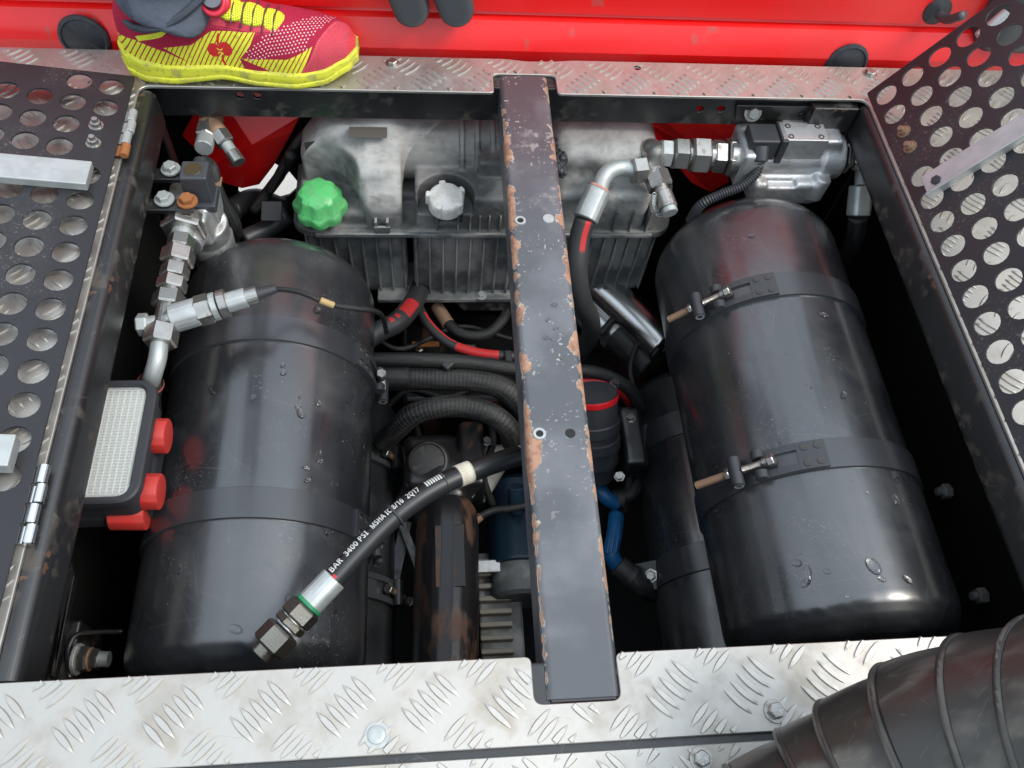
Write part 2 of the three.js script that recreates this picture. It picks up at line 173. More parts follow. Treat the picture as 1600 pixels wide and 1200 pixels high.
// the raised five-bar tread: lens-shaped bars, groups turned by 90 degrees
const barCache = new Map();
function barG(L, ta, tb, w = 0.0065, h = 0.0015) { const n = 8, pos = [], idx = []; for (let i = 0; i <= n; i++) { const t = ta + (tb - ta) * i / n, k = Math.max(0.02, 1 - t * t); pos.push(t * L / 2, -0.0002, -w / 2 * k, t * L / 2, h * Math.min(1, k * 2.2), -w * 0.34 * k, t * L / 2, h * Math.min(1, k * 2.2), w * 0.34 * k, t * L / 2, -0.0002, w / 2 * k); } for (let i = 0; i < n; i++) for (let q = 0; q < 3; q++) { const a = i * 4 + q; idx.push(a, a + 1, a + 4, a + 1, a + 5, a + 4); } const g = new THREE.BufferGeometry(); g.setAttribute('position', new THREE.Float32BufferAttribute(pos, 3)); g.setIndex(idx); return boxUV(toCreasedNormals(g, 0.45)); }
function bars(parent, inside, x0, x1, z0, z1, y, ox, oz, single, m = M.alu) {
  const s = 0.047, q = s / Math.SQRT2, L0 = 0.0295, list = [];
  for (let i = -60; i < 60; i++) for (let j = -60; j < 60; j++) {
    const cx = ox + (i + j) * q, cz = oz + (i - j) * q; if (cx < x0 - 0.05 || cx > x1 + 0.05 || cz < z0 - 0.05 || cz > z1 + 0.05) continue;
    const a = (i + j) & 1 ? Math.PI / 4 : -Math.PI / 4, dx = Math.cos(a), dz = -Math.sin(a);
    for (let k = -2; k <= 2; k++) {
      const o = k * 0.0092, X = cx - dz * o, Z = cz + dx * o; let t0 = null, t1 = null;
      for (let t = -10; t <= 10; t++) { const x = X + dx * t * L0 / 20, z = Z + dz * t * L0 / 20; if (inside(x, z)) { if (t0 === null) t0 = t; t1 = t; } }
      if (t0 === null || t1 - t0 < 4) continue; list.push([X, Z, a, t0 + ',' + t1]);
    }
  }
  const gs = []; list.forEach(([x, z, a, L], n) => { if (!barCache.has(L)) { const [p, q] = L.split(',').map(Number); barCache.set(L, barG(L0, p / 10, q / 10)); } const g = barCache.get(L); if (single && n < 300) { const b = new THREE.Mesh(g, m); b.name = 'tread_bar'; b.position.set(x, y, z); b.rotation.y = a; b.castShadow = b.receiveShadow = true; parent.add(b); } else gs.push(g.clone().rotateY(a).translate(x, y, z)); });
  if (gs.length) part(parent, 'tread_bars', gs, m, 'stuff');
}
const boltHead = (parent, p, r, h, m = M.zinc, dir = V(0, 1, 0), round = false) => { const d = dir.clone().normalize(), q = (t) => p.clone().addScaledVector(d, t); const b = part(parent, 'bolt', [revolve([[0, r * 1.45], [h * 0.22, r * 1.4], [h * 0.25, 0.0001]], p, d, 22, 0.4), round ? revolve([[h * 0.2, r], [h * 0.7, r * 0.92], [h * 0.98, r * 0.6], [h, 0]], p, d, 20, 0.9) : revolve([[h * 0.2, r], [h * 0.85, r], [h, r * 0.86], [h, 0]], p, d, 6, 0.3, rnd())], m); return b; };
{
  const dk = thing('deck_plate', 'aluminium tread plate around the opening, under the shoe and both covers', 'tread plate');
  const zb = -0.066, nb0 = A(770, 118, 0).x, nb1 = A(868, 120, 0).x, nz = -0.036;
  part(dk, 'plate', sheet([[-0.75, zb], [0.455, zb, 0.01], [0.475, zb + 0.004, 0.01], [0.515, zb + 0.003, 0.01], [0.54, zb, 0.01], [1.7, zb], [1.7, D - 0.003], [W, D - 0.003], [W, 0, 0.014], [nb1, 0, 0.006], [nb1, nz, 0.008], [nb0, nz, 0.008], [nb0, 0, 0.006], [0, 0, 0.014], [0, D - 0.003], [-0.75, D - 0.003]], 0, 0, 0.004, [[A(996, 106, 0).x, A(996, 106, 0).z, 0.0055]]), M.alu);
  const e = 0.003, ins = (x, z) => z > zb + e && ((z < -e && !(x > nb0 - e && x < nb1 + e && z > nz - e)) || ((x < -e || x > W + e) && z < D - 0.006 && x > -0.42 && x < 1.4));
  bars(dk, (x, z) => ins(x, z) && z < -e && x > -0.3 && x < 1.15, -0.3, 1.15, zb, 0, 0, 0.018, -0.02, true);
  bars(dk, (x, z) => ins(x, z) && !(z < -e && x > -0.3 && x < 1.15), -0.42, 1.4, zb, D, 0, 0.018, -0.02, false);
  boltHead(dk, A(613, 99, 0), 0.0062, 0.005); boltHead(dk, A(1359, 115, 0), 0.007, 0.005);
  const fp = thing('front_plate', 'bright worn aluminium tread plate along the front edge of the opening', 'tread plate');
  const n0 = A(832, 1060, 0).x, n1 = A(967, 1060, 0).x, fz = 0.735, ze = 0.7655;
  part(fp, 'plate', sheet([[-0.5, D], [n0, D, 0.006], [n0, fz, 0.008], [n1, fz, 0.008], [n1, D, 0.006], [1.5, D], [1.5, ze], [-0.5, ze]], 0, 0, 0.004), M.alu);
  bars(fp, (x, z) => z > D + 0.001 && z < ze - 0.001 && !(x > n0 - 0.002 && x < n1 + 0.002 && z < fz + 0.002), -0.12, 1.05, D, ze, 0, A(131, 1126, 0).x, A(131, 1126, 0).z, true);
  boltHead(fp, A(589, 1149, 0), 0.0072, 0.005, M.galv, V(0, 1, 0), true); boltHead(fp, A(1211, 1111, 0), 0.0068, 0.006);
  const sp = thing('step_plate', 'narrow tread plate in front of the dark gap, at the bottom edge of the photo', 'tread plate');
  part(sp, 'plate', sheet([[-0.5, 0.772], [1.5, 0.772], [1.5, 1.0], [-0.5, 1.0]], 0, -0.001, 0.004), M.alu);
  bars(sp, (x, z) => z > 0.774 && z < 0.86, -0.05, 0.9, 0.77, 0.86, -0.001, A(131, 1126, 0).x, A(131, 1126, 0).z, true);
  boltHead(sp, A(1095, 1186, 0), 0.0066, 0.006);
  const gb = thing('edge_rail', 'dark painted steel rail showing in the gap between the two front tread plates', 'rail');
  part(gb, 'rail', boxAt([-0.5, -0.07, 0.7], [1.5, -0.0045, 0.80], 0.004), M.black);
}
{ // frame members
  const rails = [['frame_rail', 'left black square steel rail beside the opening, muddy at its near end', -0.04, 0.0165], ['frame_rail', 'right black square steel rail beside the opening, next to the tilted cover', W - 0.006, W + 0.05]];
  for (const [n, l, x0, x1] of rails) { const t = thing(n, l, 'rail', null); part(t, 'tube', extr(roundPoly([[x0, -0.064], [x1, -0.064], [x1, -0.0046], [x0, -0.0046]], 0.013), D - 0.004, 0.0006, 10).translate(0, 0, 0.002), M.black); }
  const rc = thing('rear_rail', 'black steel cross rail under the rear tread plate with drilled holes and a bolt', 'rail');
  const s = roundPoly([[-0.06, -0.058], [W + 0.06, -0.058], [W + 0.06, -0.0045], [-0.06, -0.0045]], 0.002);
  for (const [u, v] of [[375, 150], [402, 150], [1094, 171], [1127, 171]]) { const p = AZ(u, v, -0.014), h = new THREE.Path(); h.absarc(p.x, p.y, 0.0052, 0, 7, true); s.holes.push(h); }
  part(rc, 'web', extr(s, 0.005, 0.0006, 10).translate(0, 0, -0.0195), M.black);
  part(rc, 'flange', boxAt([-0.06, -0.0085, -0.055], [W + 0.06, -0.0046, -0.02], 0.001), M.black);
  const lug = roundPoly([[AZ(1150, 168, -0.008).x, AZ(1150, 165, -0.008).y], [AZ(1266, 168, -0.008).x, AZ(1266, 167, -0.008).y], [AZ(1266, 188, -0.008).x, AZ(1266, 188, -0.008).y], [AZ(1150, 186, -0.008).x, AZ(1150, 188, -0.008).y]], 0.003); { const p = AZ(1252, 178, -0.008), h = new THREE.Path(); h.absarc(p.x, p.y, 0.006, 0, 7, true); lug.holes.push(h); }
  part(rc, 'lug', extr(lug, 0.006, 0.0006).translate(0, 0, -0.014), M.black);
  boltHead(rc, AZ(1176, 176, -0.008), 0.0085, 0.008, M.zinc, V(0, 0.5, 1));
  for (const [a, b] of [[AZ(244, 172, -0.012), AZ(276, 262, 0.0)], [AZ(1352, 190, 0.01), AZ(1300, 236, 0.0)]]) part(rc, 'gusset', [place(rbox(0.004, a.distanceTo(b), 0.018, 0.001), a.clone().lerp(b, 0.5), b.clone().sub(a), V(0, 0, 1))], M.black);
  part(rc, 'gusset', boxAt([W - 0.07, -0.05, -0.013], [W - 0.008, -0.0095, 0.008], 0.002), M.black);
  // bay walls; the rear wall and floor are added to keep the bay dark
  const bay = thing('engine_bay', 'black bay walls below deck level, with rear wall and floor added to keep it dark', 'bay');
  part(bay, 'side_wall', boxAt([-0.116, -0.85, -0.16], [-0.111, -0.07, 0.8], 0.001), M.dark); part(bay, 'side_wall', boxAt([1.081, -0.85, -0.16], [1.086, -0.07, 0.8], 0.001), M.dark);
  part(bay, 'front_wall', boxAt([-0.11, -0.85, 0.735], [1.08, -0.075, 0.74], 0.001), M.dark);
  { const w = [[376, 262], [392, 252], [420, 250], [452, 268], [470, 290], [452, 306], [430, 312], [392, 322], [372, 300]].map(([u, v]) => AZ(u, v, -0.155)), s = roundPoly([[-0.11, -0.85], [1.08, -0.85], [1.08, -0.075], [-0.11, -0.075]], 0), h = new THREE.Path(); w.forEach((p, i) => i ? h.lineTo(p.x, p.y) : h.moveTo(p.x, p.y)); h.closePath(); s.holes.push(h); part(bay, 'added_rear_wall', extr(s, 0.005, 0).translate(0, 0, -0.16), M.dark); }  // dark sheet added to hide the bright ground, one opening left in it
  part(bay, 'floor', boxAt([-0.11, -0.86, -0.16], [1.08, -0.852, 0.74], 0.001), M.dark);  // unseen floor, added so no light comes up from below
  for (const [u, v] of [[1478, 768], [1533, 931]]) { const d = ray(u, v), t = (1.07 - camera.position.x) / d.x, p = camera.position.clone().addScaledVector(d, t); part(bay, 'nut', [hex(p.clone().add(V(0.006, 0, 0)), p.clone().add(V(-0.006, 0, 0)), 0.011), cyl(p.clone().add(V(-0.0055, 0, 0)), p.clone().add(V(-0.014, 0, 0)), 0.006)], M.galv); }
}
// ---------- perforated covers ----------
function cover(t, P0, xdir, sgn, skew, ilist, edge0, edge1, zEnd, thick = 0.003) {
  // local x runs along xdir from the hinge, local z along the hinge
  const p = 0.0366, s = roundPoly([[edge0, 0.63 * p], [edge1, 0.63 * p - 0], [edge1, -zEnd], [edge0, -zEnd]].map(([x, y]) => [x, y]), 0.003);
  for (const i of ilist) for (let k = 0; k < 20; k++) { if (i === 0 && [2, 3, 15, 16].includes(k)) continue; const z = k * p * 0.99 + i * skew * p; if (z > zEnd - 0.02 || z < -0.006) continue; const h = new THREE.Path(); h.absarc(i * sgn * p * 0.98, -z, 0.0143, 0, 2 * Math.PI, true); s.holes.push(h); }
  const g = extr(s, thick, 0.0004, 9), B = V(0, 0, -1), N = new THREE.Vector3().crossVectors(xdir, B); // shape y -> -z
  const m = new THREE.Matrix4().makeBasis(xdir, B, N).setPosition(P0);
  part(t, 'panel', boxUV(g).applyMatrix4(m), M.door).geometry.userData.keep = true;
  return (x, z, h) => P0.clone().addScaledVector(xdir, x).add(V(0, 0, z)).addScaledVector(N, h + thick);
}
{
  const p = 0.0366;
  const L = thing('perforated_cover', 'left perforated black steel cover folded open almost flat beside the lamp', 'cover');
  const xd = V(0.993, -0.117, 0).normalize(), at = cover(L, V(-0.026, 0.0095, 0.018), xd, 1, 0.109, [-9, -8, -7, -6, -5, -4, -3, -2, -1, 0], -9.6 * p, 0.62 * p, 17.6 * p);
  const up = new THREE.Vector3().crossVectors(xd, V(0, 0, -1)), bm = (x, z, h) => new THREE.Matrix4().makeBasis(xd, up, V(0, 0, 1)).setPosition(at(x, z, h));
  part(L, 'flat_bar', rbox(3.2 * p, 0.011, 0.0345, 0.0015, -1.45 * p, 0.0055, 4.12 * p).applyMatrix4(bm(0, 0, 0)), M.galv);
  part(L, 'flat_bar', rbox(3.2 * p, 0.016, 0.031, 0.0015, -1.42 * p, 0.008, 13.35 * p).applyMatrix4(bm(0, 0, 0)), M.galv);
  for (const [i, k] of [[-0.12, 1.85], [-0.06, 2.62]]) { const q = at(i * p, k * p, 0); part(L, 'bolt', [revolve([[0, 0.0085], [0.001, 0.0083], [0.0012, 0.006], [0.006, 0.0055], [0.0065, 0.0035], [0.011, 0.0033], [0.0115, 0]], q, up, 10, 0.4)], M.zinc); }
  for (const [z0, m] of [[0.052, M.galv], [0.512, M.chrome]]) for (let k = 0; k < 4; k++) { const a = V(0.0035 + (k % 2) * 0.0015, 0.006, z0 + k * 0.0187), b = a.clone().add(V(0, 0, 0.0178)); part(L, 'hinge_knuckle', [cyl(a, b, 0.0048), boxAt([a.x - 0.011, 0.004, a.z + 0.001], [a.x, 0.0062, b.z - 0.001], 0.0005)], k === 3 && m === M.galv ? M.rust1 : m); }
  const R = thing('perforated_cover', 'right perforated black steel cover leaning open at a steep tilt above the right tread strip', 'cover');
  const xr = V(0.572, 0.82, 0).normalize(), ar = cover(R, V(0.943, 0.02, 0.016), xr, 1, 0, [0, 1, 2, 3, 4, 5, 6, 7, 8], -0.56 * p, 8.6 * p, 17.6 * p);
  const ur = new THREE.Vector3().crossVectors(xr, V(0, 0, -1)), br = (h) => new THREE.Matrix4().makeBasis(xr, ur, V(0, 0, 1)).setPosition(ar(0, 0, h));
  for (const z of [4.5, 13.5]) part(R, 'flat_bar', [rbox(4.6 * p, 0.0035, 0.034, 0.001, 2.25 * p, 0.0017, z * p), rbox(4.6 * p, 0.012, 0.003, 0.001, 2.25 * p, 0.006, z * p + 0.0155)].map((g) => g.applyMatrix4(br(0))), M.galv);
  part(R, 'bolt', revolve([[0, 0.006], [0.002, 0.006], [0.003, 0.004], [0.0031, 0]], ar(0.35 * p, 4.5 * p, 0.0035), ur, 6), M.plug);
  for (const [i, k] of [[0.05, 1.92], [0.03, 2.65]]) part(R, 'bolt', [revolve([[0, 0.0085], [0.001, 0.0083], [0.0012, 0.006], [0.006, 0.0055], [0.0065, 0.0035], [0.011, 0.0033], [0.0115, 0]], ar(i * p, k * p, 0), ur, 10, 0.4)], M.rod);
  // bar of old dirty paint on the strip edges
}
// ---------- cross beam ----------
{
  const x0 = A(779, 122, 0).x, x1 = A(857, 122, 0).x, zf = 0.7315, z0 = -0.034, w = 0.0635, len = zf - z0;
  T.beam = texs(512, 2048, null, (u, v) => { // u across (skin from left foot to right foot), v along
    const X = u * 0.16, Y = v * len, n = fbm(u * 0.21, v, 26, 201, 6), n2 = fbm(u * 0.21, v, 110, 202, 4), e = Math.min(Math.abs(X - 0.0495), Math.abs(X - 0.1105));
    const s = st(0.02, 0.25, v) * (0.75 + 0.25 * Math.sin(v * 46)) * st(1.0, 0.86, v), lobes = 0.0035 * Math.sin(Y * 190 + 3 * Math.sin(Y * 41)) * st(0.3, 0.7, fbm(0.3 + (X > 0.08 ? 0.4 : 0), v, 14, 207, 3));
    const fr = st(0.86, 0.7, v) * 0.7 + 0.3, d = (0.0052 * s * (X > 0.08 ? 1.1 : 0.95) + lobes + (n - 0.5) * 0.028) * fr + (n2 - 0.5) * 0.009 - e - 0.0012;
    const chip = st(0, 0.0004, d), rim = st(-0.0011, -0.0001, d) * (1 - chip), sc = st(0.73, 0.77, fbm(u * 0.21, v, 240, 210, 3)) * st(0.42, 0.6, fbm(u * 0.21, v, 24, 211, 4) + 0.12 * st(0.02, 0, e)), wx = 0.7 * st(0.56, 0.66, fbm(u * 0.21, v, 120, 220, 4)) * st(0.45, 0.6, fbm(u * 0.21, v, 20, 221, 3)) * st(0.08, 0.16, v) * st(0.34, 0.2, v) * st(0.3, 0.6, u);
    let c = mx([0.055, 0.058, 0.065], [0.115, 0.12, 0.13], st(0.3, 0.7, fbm(u * 0.21, v, 14, 215, 6))); c = mx(c, mx([0.22, 0.1, 0.055], [0.36, 0.185, 0.11], st(0.3, 0.7, n2)), chip); c = mx(c, [0.62, 0.52, 0.38], rim * 0.6); c = mx(c, [0.55, 0.52, 0.46], Math.max(sc * st(0.95, 0.5, v), wx) * 0.55);
    const st2 = st(0.012, 0.004, Math.abs(Y - 0.19 - 0.0)) * 0; return [c, 0.36 + 0.4 * chip + 0.2 * sc + st2, 0.6 - 0.45 * chip - 0.1 * rim + 0.1 * (n2 - 0.5)]; });
  const bm = tmat(T.beam, 0, 0.0012, { ior: 1.8 });
  const b = thing('cross_beam', 'black steel channel beam spanning the opening, its paint chipped to bare rust along both edges', 'beam');
  // skin: an arc-length profile with rounded shoulders, thickness inside
  const prof = [], R = 0.007, h = 0.0485, add = (x, y, s) => prof.push([x, y, s]); let S = 0;
  add(-w / 2, -h - 0, 0.0); add(-w / 2, -R, h - R); for (let k = 1; k < 7; k++) { const a = k / 6 * Math.PI / 2; add(-w / 2 + R - R * Math.cos(a), -R + R * Math.sin(a), h - R + a * R); } S = h - R + R * Math.PI / 2; add(0, 0, S + w / 2 - R); for (let k = 0; k < 7; k++) { const a = k / 6 * Math.PI / 2; add(w / 2 - R + R * Math.sin(a), -R + R * Math.cos(a), S + w - 2 * R + a * R); } add(w / 2, -h, S + w - 2 * R + R * Math.PI / 2 + h - R);
  const nz = 80, pos = [], uv = [], idx = [], n = prof.length, tot = 0.16, off = (tot - prof[n - 1][2]) / 2, cx = (x0 + x1) / 2, dx = (A(909, 1050, 0.0).x - cx);
  const holes = [];
  for (let i = 0; i <= nz; i++) for (const [x, y, s] of prof) { const t = i / nz; pos.push(cx + dx * t + x, -0.001 + y, z0 + len * t); uv.push((s + off) / tot, t); }
  for (let i = 0; i < nz; i++) for (let k = 0; k < n - 1; k++) { const a = i * n + k, c = a + n; idx.push(a, c, a + 1, a + 1, c, c + 1); }
  let g = new THREE.BufferGeometry(); g.setAttribute('position', new THREE.Float32BufferAttribute(pos, 3)); g.setAttribute('uv', new THREE.Float32BufferAttribute(uv, 2)); g.setIndex(idx); g.computeVertexNormals(); g = g.toNonIndexed(); g.userData.keep = true; part(b, 'channel', g, bm);
  const X = (t) => cx + dx * t;
  part(b, 'end_plate', boxAt([X(1) - w / 2 + 0.004, -0.045, zf - 0.006], [X(1) + w / 2 - 0.004, -0.0022, zf + 0.0028], 0.0015), M.black);
  part(b, 'end_plate', boxAt([X(0) - w / 2 + 0.003, -0.045, z0 - 0.002], [X(0) + w / 2 - 0.003, -0.003, z0 + 0.004], 0.0015), M.rust);
  for (const s of [-1, 1]) part(b, 'foot_angle', boxAt([X(1) + s * (w / 2 + 0.006), -0.05, zf - 0.012], [X(1) + s * (w / 2 + 0.0008), -0.012, zf - 0.003], 0.001), M.rust1);
  for (const [u, v, m] of [[813, 345, 0], [843, 678, 0]]) { const p = A(u, v, -0.001); part(b, 'washer', revolve([[0, 0.0036], [0.0012, 0.0038], [0.0013, 0.0062], [0, 0.0066]], p, V(0, 1, 0), 20, 0.4), M.galv); part(b, 'bolt_hole', revolve([[0.0004, 0.0036], [0.0005, 0]], p, V(0, 1, 0), 16), M.dark); }
  { const p = A(891, 677, -0.001); part(b, 'bolt_hole', revolve([[0.0001, 0.0052], [0.0006, 0.0048], [0.0007, 0]], p, V(0, 1, 0), 18, 2), M.dark); }
  { const p = A(857, 342, -0.001); part(b, 'washer', revolve([[0, 0.0068], [0.0011, 0.0064], [0.0012, 0]], p, V(0, 1, 0), 18, 0.4), M.galv); }
  const dg = []; for (const [u, v, r] of [[866, 476, 4], [856, 500, 3], [868, 513, 3], [852, 528, 3.5], [863, 530, 2.5], [876, 560, 2]]) { const p = A(u, v, -0.001); dg.push(new THREE.SphereGeometry(1, 14, 8).scale(r * 0.0011, 0.0011, r * 0.0008).rotateY(rr(0, 3)).translate(p.x, p.y, p.z)); }
  part(b, 'water_drops', dg, M.drop, 'stuff');
}
// ---------- tanks ----------
const arcBar = (cx, cy, f0, f1, z0, z1, r0, r1, n = 14) => { const pos = [], idx = []; for (let i = 0; i <= n; i++) { const f = f0 + (f1 - f0) * i / n, s = Math.sin(f), c = Math.cos(f); for (const [r, z] of [[r0, z0], [r1, z0], [r1, z1], [r0, z1]]) pos.push(cx + r * s, cy + r * c, z); } for (let i = 0; i < n; i++) for (let k = 0; k < 4; k++) { const a = i * 4 + k, b = i * 4 + (k + 1) % 4; idx.push(a, b, a + 4, b, b + 4, a + 4); } idx.push(0, 2, 1, 0, 3, 2); const e = n * 4; idx.push(e, e + 1, e + 2, e, e + 2, e + 3); const g = new THREE.BufferGeometry(); g.setAttribute('position', new THREE.Float32BufferAttribute(pos, 3)); g.setIndex(idx); return toCreasedNormals(g, 0.5); };
function shell(t, cx, cy, r, z0, zs, z1, dome) { const pr = [[z0, 0]]; for (let k = 1; k <= 16; k++) { const a = k / 16 * Math.PI / 2; pr.push([z0 + dome * (1 - Math.cos(a)), r * Math.sin(a) ** 0.9]); } const e = z1 - zs; for (let k = 0; k <= 8; k++) { const a = k / 8 * Math.PI / 2; pr.push([zs + e * Math.sin(a), r - e * (1 - Math.cos(a))]); } pr.push([z1 + 0.004, r * 0.35], [z1 + 0.005, 0]); return part(t, 'shell', tank(pr, cx, cy), M.tank); }
const dropG = (p, n, r) => { const g = new THREE.SphereGeometry(1, 14, 8), a = rr(0, 3); return place(g.scale(r * rr(0.7, 1), 0.5 * r, r * rr(1, 1.6)).rotateY(a), p, n); };
function drops(t, pts, cx, cy, r) { part(t, 'water_drops', pts.map(([u, v, s]) => [onCyl(u, v, cx, cy, r + 0.0002), s]).filter(([p]) => !p.miss && p.z < 0.66).map(([p, s]) => { return dropG(p, V(p.x - cx, p.y - cy, 0), s * 0.00084); }), M.drop, 'stuff'); }
function strapAt(t, cx, cy, r, zc, wd) { const s = part(t, 'strap', tank([[zc - wd / 2, r - 0.001], [zc - wd / 2, r + 0.0022], [zc - wd / 2 + 0.0006, r + 0.003], [zc + wd / 2 - 0.0006, r + 0.003], [zc + wd / 2, r + 0.0022], [zc + wd / 2, r - 0.001]], cx, cy), M.strap); return s; }
function buckle(s, cx, cy, r, zc, fP, dir, o = {}) { // fP: angle of the plate's free end; dir: +1 clockwise over the top, -1 the other way
  const q = r + 0.003, P = (f, z, h) => V(cx + (q + h) * Math.sin(f), cy + (q + h) * Math.cos(f), zc + z), d = (m) => dir * m / r;
  const b = part(s, 'buckle_plate', [arcBar(cx, cy, fP, fP + d(0.03), zc - 0.0165, zc + 0.0165, q, q + 0.0032), arcBar(cx, cy, fP + d(0.0302), fP + d(0.068), zc - 0.0165, zc - 0.008, q, q + 0.0032), arcBar(cx, cy, fP + d(0.0302), fP + d(0.068), zc + 0.008, zc + 0.0165, q, q + 0.0032),
    cyl(P(fP + d(0.07), -0.0175, 0.006), P(fP + d(0.07), -0.007, 0.006), 0.0075), cyl(P(fP + d(0.07), 0.007, 0.006), P(fP + d(0.07), 0.0175, 0.006), 0.0075)], M.buckle);
  for (const [x, z] of [[0.008, -0.0095], [0.008, 0.0095], [0.022, -0.0095], [0.022, 0.0095]]) { const p = P(fP + d(x), z, 0.003); part(s, 'rivet', revolve([[0, 0.0042], [0.001, 0.004], [0.0018, 0.0026], [0.0016, 0.0014], [0.001, 0]], p, V(p.x - cx, p.y - cy, 0), 14, 0.9), M.black); }
  const f2 = fP + d(0.095), a = P(fP + d(0.058), 0, 0.0105), e = P(f2, 0, 0.0115), u = e.clone().sub(a).normalize(), end = e.clone().addScaledVector(u, o.rod || 0.042);
  part(s, 'trunnion', [cyl(P(f2, -0.0175, 0.0115), P(f2, 0.0175, 0.0115), 0.0074)], M.buckle); part(s, 'trunnion', revolve([[0, 0.0044], [0.0004, 0.0058], [0.0006, 0.0044], [0, 0.0035]], P(f2, 0.0178, 0.0115), V(0, 0, 1), 16), M.galv);
  part(s, 'nut', [hex(e.clone().addScaledVector(u, 0.007), e.clone().addScaledVector(u, 0.0125), 0.0072)], M.zinc); part(s, 'bolt_head', [hex(a.clone().addScaledVector(u, -0.006), a.clone().addScaledVector(u, 0.002), 0.0072), cyl(a.clone().addScaledVector(u, 0.002), a.clone().addScaledVector(u, 0.008), 0.0054)], M.zinc);
  const L = a.distanceTo(end), pr = [[0, 0]]; for (let k = 0; k * 0.0013 < L - 0.002; k++) pr.push([k * 0.0013, 0.0036], [k * 0.0013 + 0.00065, 0.0044]); pr.push([L, 0.0035], [L, 0]);
  const L1 = a.distanceTo(e) - 0.008; part(s, 'threaded_rod', revolve(pr.filter((w) => w[0] <= L1), a, u, 14, 0.2), M.zinc); const p2 = [[0, 0]]; const L2 = L - L1 - 0.02; for (let k = 0; k * 0.0013 < L2; k++) p2.push([k * 0.0013, 0.0041], [k * 0.0013 + 0.00065, 0.0047]); p2.push([L2, 0.004], [L2 + 0.001, 0]); part(s, 'threaded_rod', revolve(p2, a.clone().addScaledVector(u, L1 + 0.02), u, 14, 0.2), M.rod);
}
const RT = [0.807, -0.218, 0.13], LT = [0.141, -0.26, 0.128], LL = [0.179, -0.52, 0.11], RL = [0.779, -0.46, 0.11];
const ang = (u, v, [cx, cy, r]) => { const p = onCyl(u, v, cx, cy, r); return Math.atan2(p.x - cx, p.y - cy); };
